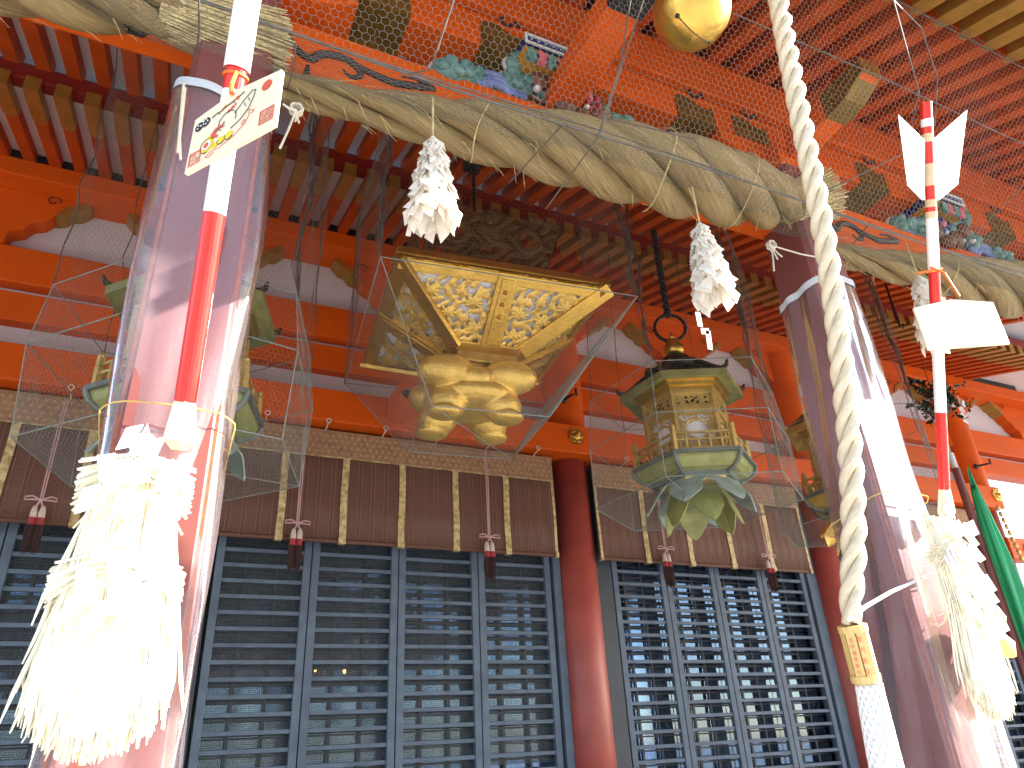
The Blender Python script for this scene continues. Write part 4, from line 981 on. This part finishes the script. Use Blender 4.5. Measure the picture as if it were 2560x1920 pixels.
def plaque(label, l, r_, lb_, Yl, peak, name='wooden_plaque'):
    a = at(*l, Yl); d = ray(*r_); b = CAM+d*((a[2]-1.6)/d[2]); u = b-a; w_ = np.linalg.norm(u); u /= w_
    dl = ray(*lb_); nn = np.cross(u, (0, 0, 1)); tq = ((a-CAM)@nn)/(dl@nn); c = CAM+dl*tq; h = a[2]-c[2]; down = np.array((0, 0, -1.0))
    nrm = np.cross(u, down); nrm /= np.linalg.norm(nrm)
    if nrm @ (CAM-a) < 0: nrm = -nrm
    root = thing(name, label, 'wooden plaque', (a+b)/2, 'pentagonal wooden plaques tied to the arrows')
    poly = [(0, 0), (w_/2, -peak), (w_, 0), (w_, h), (0, h)]
    MB().prism(poly, a, u, down, -nrm*.010).build('board', WOODP, root, bevel=.001)
    return root, a, u, down, nrm, w_, h
emR, *_ = plaque('blank side of a sunlit wooden plaque tied to the right arrow', (1973*K, 665*K), (2145*K, 652*K), (2010*K, 755*K), 1.40, .025)
MB().tube([A(2010, 578, 1.38), A(2040, 590, 1.34), A(2072, 640, 1.36)], .005, 6).tube([A(1980, 590, 1.42), A(2015, 585, 1.38), A(2035, 580, 1.37)], .005, 6).build('orange_cord', ORANGEC, emR)
emL, a_, u_, dn_, nr_, w_, h_ = plaque('painted wooden plaque with a red sun and seals tied to the left arrow', (487.7, 300), (703, 173), (436.6, 447.5), 1.36, .02)
MB().tube([on_line(aT, aB, 166)+av*.03, a_+u_*w_*.46-dn_*0+nr_*.01+(0, 0, .03), a_+u_*w_*.46+nr_*.006+(0, 0, .005)], .005, 6).build('orange_cord', ORANGEC, emL)
def art(name, m_, polys, lift=.0012):
    b_ = MB()
    for j, pl in enumerate(polys): b_.add([a_+u_*w_*p[0]+dn_*h_*p[1]+nr_*(lift+.0001*j) for p in pl], [tuple(range(len(pl)))])
    return b_.build(name, m_, emL)
asp = w_/h_
def disc(cx_, cy_, r_, n=28, r2=None): return [(cx_+r_*math.cos(2*math.pi*k/n), cy_+(r2 or r_)*asp*math.sin(2*math.pi*k/n)) for k in range(n)]
def lines(name, m_, curves, r_=.0011):
    b_ = MB()
    for c_ in curves: b_.tube([a_+u_*w_*p[0]+dn_*h_*p[1]+nr_*.0015 for p in c_], r_, 5)
    return b_.build(name, m_, emL)
art('red_sun', SEAL, [disc(.86, .16, .055)])
art('black_crest', INK, [disc(.085, .22, .05), disc(.165, .20, .05)])
cm_ = []
for k in range(3): cm_.append(disc(.085+.022*math.cos(k*2.09), .22+.022*asp*math.sin(k*2.09), .010, 12))
for k in range(5): cm_.append(disc(.165+.026*math.cos(k*1.257), .20+.026*asp*math.sin(k*1.257), .009, 12))
art('crest_detail', PAPERW, cm_, .002)
lines('plum_branch', BROWN, [[(.24, .19), (.30, .15), (.34, .16), (.40, .12), (.47, .10), (.55, .06), (.60, .03)], [(.30, .15), (.33, .2)], [(.47, .10), (.5, .14)]])
art('plum_blossom', ORANGEC, [disc(.36, .13+.0, .018, 10), disc(.385, .10, .014, 10), disc(.52, .06, .018, 10), disc(.535, .1, .013, 10)])
lines('bird_outline', INK, [[(.44+.10*math.cos(t), .42+.17*math.sin(t)) for t in np.linspace(2.2, 6.6, 22)], [(.52, .36), (.60, .22), (.70, .10), (.735, .12), (.72, .26), (.68, .42), (.60, .55), (.50, .62)], [(.62, .26), (.64, .34)], [(.66, .2), (.68, .28)]], .0008)
art('bird_comb', SEAL, [[(.42, .27), (.43, .21), (.455, .22), (.47, .17), (.495, .19), (.515, .15), (.525, .19), (.49, .23), (.45, .27)]])
art('bird_cheek', PINK, [disc(.40, .42, .012, 10), [(.36, .48), (.40, .41), (.41, .43), (.375, .5)]])
art('toy_ring', YEL, [disc(.235, .70, .075), disc(.40, .74, .04, 12), disc(.49, .73, .045, 12), disc(.335, .78, .03, 12), disc(.25, .58, .03, 12)])
art('toy_ring_white', PAPERW, [disc(.235, .70, .05)], .0025); art('toy_ring_red', SEAL, [disc(.232, .70, .03), [(.27, .54), (.31, .47), (.37, .45), (.42, .48), (.41, .51), (.36, .49), (.31, .55), (.36, .62), (.34, .65), (.28, .60)]], .0032)
lines('toy_outline', INK, [[(.235+.077*math.cos(t), .70+.077*asp*math.sin(t)) for t in np.linspace(1.5, 5.6, 18)], [(.40+.042*math.cos(t), .74+.042*asp*math.sin(t)) for t in np.linspace(.5, 3.6, 10)], [(.49+.047*math.cos(t), .73+.047*asp*math.sin(t)) for t in np.linspace(.5, 3.6, 10)]], .0008)
lines('ribbon', SEAL, [[(.24, .92), (.30, .86), (.40, .87), (.55, .80), (.66, .68), (.70, .56), (.69, .45)], [(.24, .92), (.28, .95), (.34, .90)], [(.69, .45), (.73, .50), (.76, .52), (.72, .55)], [(.62, .62), (.66, .6), (.67, .66), (.62, .66)]], .0007)
def stamp(cx_, cy_, s_, rows, sz):
    c = [(cx_-s_, cy_-s_*asp), (cx_+s_, cy_-s_*asp), (cx_+s_, cy_+s_*asp), (cx_-s_, cy_+s_*asp), (cx_-s_, cy_-s_*asp)]
    lines('seal_frame', SEAL, [c], .0009)
    for j, row in enumerate(rows):
        for i, ch in enumerate(row):
            p_ = (cx_+s_*(.5-j)*.98, cy_+s_*asp*(i-(len(row)-1)/2)*.95*2/len(row))
            text_mesh(ch, sz, a_+u_*w_*p_[0]+dn_*h_*p_[1]+nr_*.001, u_, -dn_, SEAL, 'seal_character', emL, 0.0008)
stamp(.905, .755, .072, ('開運', '招福'), .022); stamp(.105, .815, .066, ('八坂', '神社'), .019)

# ================================================================== STRAW ORNAMENTS ON THE PILLARS
def ornament(label, px, zt, zb, seed, tufts, spr=1.0):
    rs = np.random.default_rng(seed); yf = PY-PW-.055
    root = thing('straw_ornament', label, 'straw ornament', (px, yf, zt), 'rice straw ornaments tied to the pillars')
    b = MB(); H = zt-zb
    for _ in range(1500):        # hanging ears of rice straw
        a = rs.uniform(-1, 1); d_ = rs.uniform(0, 1); z0 = zt-H*rs.uniform(0, .25); z1 = zb+abs(rs.normal(0, .06))*1.1+H*.10*a*a
        x0_ = px+.075*spr*a; x1_ = px+(.098+.018*rs.normal())*spr*a+.01*rs.normal(); y0_ = yf-.02-.05*d_; y1_ = yf-.015-.06*d_
        b.tube([(x0_, y0_, z0), ((x0_*.5+x1_*.5)+.008*rs.normal(), (y0_+y1_)/2-.015, (z0+z1)/2), (x1_, y1_, z1+.06), (x1_+.008*rs.normal(), y1_, z1)], [.003, .0028, .0042, .0012], 4, False)
    b.build('hanging_straw', STRAWW, root)
    b = MB()
    for i, (z, w_) in enumerate(tufts):     # bound bundles crossing the bunch, cut ends to both sides
        for _ in range(110):
            o_ = rs.normal(0, .012, 2); e_ = rs.uniform(.9, 1.05)
            b.tube([(px-w_*e_, yf-.05+o_[0]*1.8, z-.035+o_[1]*1.8), (px-w_*.5, yf-.075+o_[0], z+o_[1]), (px, yf-.085+o_[0]*.8, z+.018+o_[1]*.8), (px+w_*.5, yf-.075+o_[0], z+o_[1]), (px+w_*e_, yf-.05+o_[0]*1.8, z-.035+o_[1]*1.8)], .0032, 4, True)
    b.build('cross_bundle', STRAWW, root)
    m_ = MB()
    for z, w_ in tufts:
        for k in range(16):
            c = np.array((px+rs.uniform(-.09, .09), yf-.10-rs.uniform(0, .02), z+rs.uniform(-.10, .08)))
            m_.obox(c, (.017, rs.uniform(-.01, .01), .007), (0, .0006, 0), (rs.uniform(-.012, .012), .01, .032))
    m_.build('folded_paper', PAPERW, root)
    k_ = MB(); k_.tube([(px-.02, yf-.10, zt-.02), (px, yf-.11, zt+.05), (px+.02, yf-.10, zt-.02)], .01, 6); k_.ell((px, yf-.10, zt+.01), (.03, .02, .03), 12, 8); k_.build('tie_knot', STRAWW, root)
    return root
ornament('sunlit white straw ornament on the front of the left pillar', -.085, 2.25, 1.61, 4, ((2.20, .115), (1.98, .125)))
oR = ornament('sunlit white straw ornament on the front of the right pillar', 2.705, 2.33, 1.60, 8, ((2.20, .075), (1.98, .08)), .78)
MB().lathe([(.0, 0), (.04, .01), (.055, .05), (.04, .09), (.01, .11)], (2.84, 1.80, 1.90), 14).lathe([(.05, -.09), (.06, -.04), (.03, 0)], (2.83, 1.80, 1.9), 12).build('bitter_orange', mat('orange_peel', (.70, .50, .16), .5), oR, smooth=True)
# twine holding arrow and ornament
tw = MB(); zt = 2.44
def around(x, r, z, dz): return [(x+r*math.copysign(min(1, abs(1.25*math.cos(t))), math.cos(t)), PY-r*math.copysign(min(1, abs(1.25*math.sin(t))), math.sin(t))*1.02, z-dz*math.sin(t)*-1) for t in np.linspace(0, 2*math.pi, 48)]
tag(MB().tube(around(-.045, .160, 2.38, .04), .0022, 6).build('twine_loop', mat('yellow_twine', (.60, .42, .10), .7), loc=(-.045, PY, 2.4)), 'yellow twine looped round the left pillar behind the arrow tip', 'twine', 'twine loops round the pillars')
tag(MB().tube(around(2.675, .160, 2.40, .05), .0022, 6).build('twine_loop', bpy.data.materials['yellow_twine'], loc=(2.675, PY, 2.4)), 'yellow twine looped round the right pillar behind the arrow tip', 'twine', 'twine loops round the pillars')
# knotted white cords at the tops of the sheets
def knot(label, p, ends):
    m_ = MB(); p = np.array(p)
    for k in range(3): m_.tube([p+(.02*math.cos(t+k), .012*math.sin(2*t), .02*math.sin(t+k)) for t in np.linspace(0, 6.3, 16)], .005, 5)
    for e in ends: m_.tube([p, (p*.5+np.array(e)*.5)+(0, 0, -.01), e], .004, 5)
    tag(m_.build('knotted_cord', CORDW, loc=tuple(p)), label, 'cord', 'white cords knotted to hooks under the beam')
CORDW = mat('white_cord', (.62, .56, .44), .7)
knot('white cord knotted on a hook just right of the left pillar', A(640, 237, 1.93), [A(612, 225, 1.88), A(605, 320, 1.86), A(646, 265, 1.92), A(638, 262, 1.92)])
knot('white cord knotted on a hook just left of the right pillar', A(1666, 530, 1.93), [A(1672, 585, 1.9), A(1790, 560, 1.86), A(1680, 560, 1.92), A(1690, 555, 1.92)])
tag(MB().tube([A(397, 180, 1.86), A(390, 260, 1.85), A(384, 330, 1.85)], .004, 5).tube([A(400, 190, 1.86), A(388, 300, 1.85), A(390, 345, 1.85)], .004, 5).build('loose_cord', CORDW, loc=tuple(A(397, 180, 1.86))), 'two loose ends of white cord hanging down the left pillar', 'cord')

# ================================================================== BLINDS
def blind(label, x0, x1, pitch, off):
    Y = 5.33; zt, zb = 3.86, 3.02
    root = thing('bamboo_blind', label, 'blind', ((x0+x1)/2, Y, zt), 'brown bamboo blinds over the lattice doors')
    nx = 60; vs = []; fs = []
    for i in range(nx+1):
        x = x0+(x1-x0)*i/nx; wv = .006*math.sin(2.3*x)+.004*math.sin(5.1*x+1)
        for z in (zt, 3.6, 3.3, zb+.02): vs.append((x, Y+wv*(zt-z)/.8, z+.006*math.sin(1.7*x)*(z < 3.1)))
    fs = [(i*4+j, (i+1)*4+j, (i+1)*4+j+1, i*4+j+1) for i in range(nx) for j in range(3)]
    o = MB().add(vs, fs).build('slat_sheet', BLIND, root, smooth=True); o.modifiers.new('solid', 'SOLIDIFY').thickness = .006
    MB().tube([(x0, Y, zb+.012), (x1, Y, zb+.012)], .017, 12).build('bottom_roll', BLIND, root, smooth=False)
    MB().box(x0, x1, Y-.022, Y-.008, 3.685, 3.90).build('brocade_border', BROCT, root)
    dm = MB(); k = 0
    for j in range(4):
        x = x0+.03+(.025 if j % 2 else 0)
        while x < x1-.02: dm.prism([(-.014, 0), (0, -.014), (.014, 0), (0, .014)], (x, Y-.0235, 3.72+.046*j), (1, 0, 0), (0, 0, 1), (0, .0012, 0)); x += .05
    dm.build('diamond_pattern', BROCD, root)
    MB().box(x0, x1, Y-.024, Y-.009, 3.677, 3.684).build('gold_edge', BROC, root)
    x = off
    while x < x1+.01:
        if x > x0-.01:
            st = MB(); w_ = .026 if (x0+.05 < x < x1-.05) else .012; xx = min(max(x, x0+.008), x1-.008)
            zs = np.linspace(3.68, zb-.005, 14); vs = []
            for i, z in enumerate(zs): q_ = .003*math.sin(9*z+x*5); vs += [(xx-w_+q_, Y-.018-.006*(z < zb+.03), z), (xx+w_+q_, Y-.018-.006*(z < zb+.03), z)]
            st.add(vs, [(2*i, 2*i+1, 2*i+3, 2*i+2) for i in range(len(zs)-1)]); st.box(xx-w_, xx+w_, Y-.026, Y+.02, zb-.009, zb+.034)
            o = st.build('brocade_strip', BROC, root)
        x += pitch
    th = MB(); x = x0+.04; k = 0
    while x < x1: th.box(x-.0016, x+.0016, Y-.015, Y-.013, zb+.03, 3.68); x += .075 if k % 2 else .028; k += 1
    th.build('warp_thread', THREAD, root)
    rg = MB(); x = off+pitch*.6-pitch
    while x < x1:
        rg = MB()
        if x > x0: rg.tube([(x+.018*math.cos(t), 5.20-.015, 3.925+.018*math.sin(t)) for t in np.linspace(0, 6.3, 12)], .004, 5); rg.tube([(x, 5.185, 3.91), (x, 5.30, 3.89)], .004, 5); rg.build('hanging_ring', CORDW, root)
        x += pitch
    return root
blind('wide brown bamboo blind with gold strips over the centre doors', .09, 2.978, .4537, 2.975-.4537*7)
blind('shorter brown bamboo blind with gold strips right of the bare maroon column', 3.395, 5.86, .4865, 3.41)
blind('brown bamboo blind at the far left, cut by the left pillar', -2.9, -.25, .4537, -2.9+.06)
blind('brown bamboo blind at the far right behind the right pillar', 6.38, 8.98, .4865, 6.40)
def tassel(label, x, z):
    Y = 5.245; root = thing('blind_tassel', label, 'tassel', (x, Y, z), 'red and dark tassels hanging before the blinds')
    c = MB()
    for s_ in (-1, 1): c.tube([(x+s_*.008, Y+.03, 3.87), (x+s_*.008, Y, 3.6), (x+s_*.006, Y, z)], .005, 6)
    for s_ in (-1, 1):
        c.tube([(x, Y-.008, z), (x+s_*.05, Y-.012, z+.022), (x+s_*.085, Y-.012, z+.014), (x+s_*.088, Y-.012, z-.006), (x+s_*.05, Y-.012, z-.002), (x, Y-.008, z)], .0055, 6)
        c.tube([(x, Y-.008, z), (x+s_*.02, Y-.01, z-.05)], .0055, 6)
    c.ell((x, Y-.01, z), (.016, .012, .012), 10, 6); c.build('bow_cord', CORD, root)
    for s_ in (-1, 1):
        xx = x+s_*.022
        MB().lathe([(.005, -.035), (.014, -.045), (.020, -.08), (.021, -.115)], (xx, Y, z), 14).build('tassel_head', TWHITE, root, smooth=True)
        MB().lathe([(.0215, -.115), (.0235, -.14), (.0235, -.165)], (xx, Y, z), 14).build('tassel_band', TRED, root)
        f_ = MB().lathe([(.022, -.16), (.025, -.22), (.021, -.28), (.010, -.315)], (xx, Y, z), 12)
        for k in range(36):
            t = 2*math.pi*k/36; q_ = rng.uniform(.75, 1.1)
            f_.tube([(xx+.0225*math.cos(t), Y+.0225*math.sin(t), z-.16), (xx+.026*q_*math.cos(t), Y+.026*q_*math.sin(t), z-.24), (xx+.017*q_*math.cos(t), Y+.017*q_*math.sin(t), z-.315-.03*rng.uniform(0, 1))], [.003, .003, .001], 3, False)
        f_.build('fringe', TDARK, root)
tassel('leftmost tassel, hanging before the blind left of the left pillar', -.77, 3.15)
tassel('tassel just right of the left pillar before the wide blind', .82, 3.12)
tassel('tassel before the wide blind near the bare maroon column', 2.32, 3.12)
tassel('tassel before the shorter blind, the one nearer the maroon column', 4.04, 3.13)
tassel('tassel at the right end of the shorter blind under the hexagonal lantern', 5.24, 3.13)

# ================================================================== THINGS AT THE RIGHT
hkp = A(1908, 600, 3.75)
tag(MB().tube([hkp+(0, 0, .04), (hkp[0], hkp[1], A(2018, 715, 3.75)[2]), (hkp[0]+.012, hkp[1], A(2018, 715, 3.75)[2]-.05), (hkp[0]+.045, hkp[1], A(2018, 715, 3.75)[2]-.06), (hkp[0]+.06, hkp[1], A(2018, 715, 3.75)[2]-.02)], .012, 8).box(hkp[0]-.06, hkp[0]+.06, hkp[1]-.05, hkp[1]+.05, hkp[2]-.01, hkp[2]+.09).build('lantern_hook', BLACK, loc=tuple(hkp)), 'long black iron hook hanging empty from the rafters at right', 'hook')
sp = A(2018, 860, 3.75)
sprig = thing('evergreen_spray', 'bunch of glossy dark evergreen twigs with white paper, behind the right arrow', 'evergreen spray', sp)
tg_ = MB(); lf = MB(); rs = np.random.default_rng(9)
tg_.tube([sp+(0, 0, .42), sp+(0, 0, .1)], .004, 5)
for k in range(34):
    d = rs.normal(0, 1, 3); d[2] = d[2]*.8+.1; d /= np.linalg.norm(d); L_ = rs.uniform(.12, .27)*(1+.25*abs(d[2])); base = sp+rs.normal(0, .03, 3); e = base+d*L_+(0, 0, -.03)
    tg_.tube([base, (base+e)/2+(0, 0, .012), e], [.004, .003, .0015], 5)
    for j in range(15):
        t = rs.uniform(.25, 1.05); p = base+(e-base)*t; ld = d*.6+rs.normal(0, .75, 3); ld /= np.linalg.norm(ld); sd = np.cross(ld, rs.normal(0, 1, 3)); sd /= np.linalg.norm(sd); nn = np.cross(ld, sd); ll = rs.uniform(.042, .065); ww = ll*.24
        lf.add([p, p+ld*ll*.35+sd*ww+nn*.004, p+ld*ll*.75+sd*ww*.8+nn*.003, p+ld*ll, p+ld*ll*.75-sd*ww*.8+nn*.003, p+ld*ll*.35-sd*ww+nn*.004, p+ld*ll*.5-nn*.004], [(0, 1, 6), (1, 2, 6), (2, 3, 6), (3, 4, 6), (4, 5, 6), (5, 0, 6)])
tg_.build('twig', BROWN, sprig); lf.build('leaf', LEAF, sprig, smooth=True)
m_ = MB()
for k in range(14):
    c = sp+np.array((.13+.05*rs.normal(), -.12+.02*rs.normal(), -.10+.06*rs.normal())); m_.obox(c, (.022, .01*rs.normal(), .012*rs.normal()), (0, .0006, 0), (.012*rs.normal(), .01, .035))
m_.build('folded_paper', PAPERW, sprig)
# furled green banner on its pole
bp_ = A(2055, 985, 3.2); b0 = np.array((bp_[0], bp_[1], .2))
ban = thing('furled_banner', 'furled green banner on a dark red pole leaning at the right edge', 'banner', b0)
MB().tube([(bp_[0], bp_[1], .16), (bp_[0], bp_[1], bp_[2]-.1)], .028, 12).build('pole', mat('dark_red_pole', (.16, .03, .022), .4), ban)
MB().tube([(bp_[0], bp_[1], bp_[2]-.1), (bp_[0], bp_[1], bp_[2]+.02)], .02, 10).tube([(bp_[0], bp_[1], bp_[2]+.02), (bp_[0]-.005, bp_[1], bp_[2]+.15)], .007, 8).build('pole_tip', TAPE, ban)
nz, na = 60, 40; vs = []
for j in range(nz+1):
    t = j/nz; z = bp_[2]-.20-(bp_[2]-.6)*t; rr = .014+.048*min(1, t*5)**.7+.03*t
    for k in range(na):
        a = 2*math.pi*k/na; q_ = rr*(1+.28*math.sin(5*a+4*t+.8)*min(1, 3*t)+.08*math.sin(11*a-3*t))
        vs.append((bp_[0]+.055+.03*t+q_*.8*math.cos(a), bp_[1]-.05+q_*math.sin(a), z+(.10*math.cos(a) if j == 0 else 0)))
MB().add(vs, [(j*na+k, j*na+(k+1) % na, (j+1)*na+(k+1) % na, (j+1)*na+k) for j in range(nz) for k in range(na)]).build('green_cloth', CLOTHG, ban, smooth=True)
g_ = MB()
for k in range(9): g_.ell((bp_[0]+.17+.008*k, bp_[1]-.10, bp_[2]-.42-.045*k), (.018, .012, .022), 8, 6)
g_.build('gold_braid', GOLDCAP, ban)

# ================================================================== the court behind the viewer, seen only in the glass
stg = thing('dance_stage', 'open roofed wooden dance stage facing the shrine hall across the court', 'stage', (2, -16, 0))
MB().box(-4, 8, -22, -14, 0, 1.1).build('stage_base', STONE, stg, bevel=.02)
for x in (-3.6, 0, 4, 7.6): MB().box(x-.12, x+.12, -14.4, -14.16, 1.1, 4.4).build('stage_post', MAROON, stg)
MB().box(-4.2, 8.2, -21, -14.0, 4.4, 4.8).build('stage_beam', VERM, stg)
MB().prism([(-6, 4.8), (-1.5, 6.6), (2, 8.4), (5.5, 6.6), (10, 4.8)], (0, -22.5, 0), (1, 0, 0), (0, 0, 1), (0, 9.5, 0)).build('stage_roof', ROOFD, stg)
lt = MB()
for i in range(12):
    for j in range(3): lt.lathe([(.08, 0), (.17, .06), (.19, .28), (.17, .50), (.08, .56)], (-3.6+1.02*i, -13.9, 2.55+.62*j), 12)
lt.build('paper_lantern_row', PAPERW, stg)
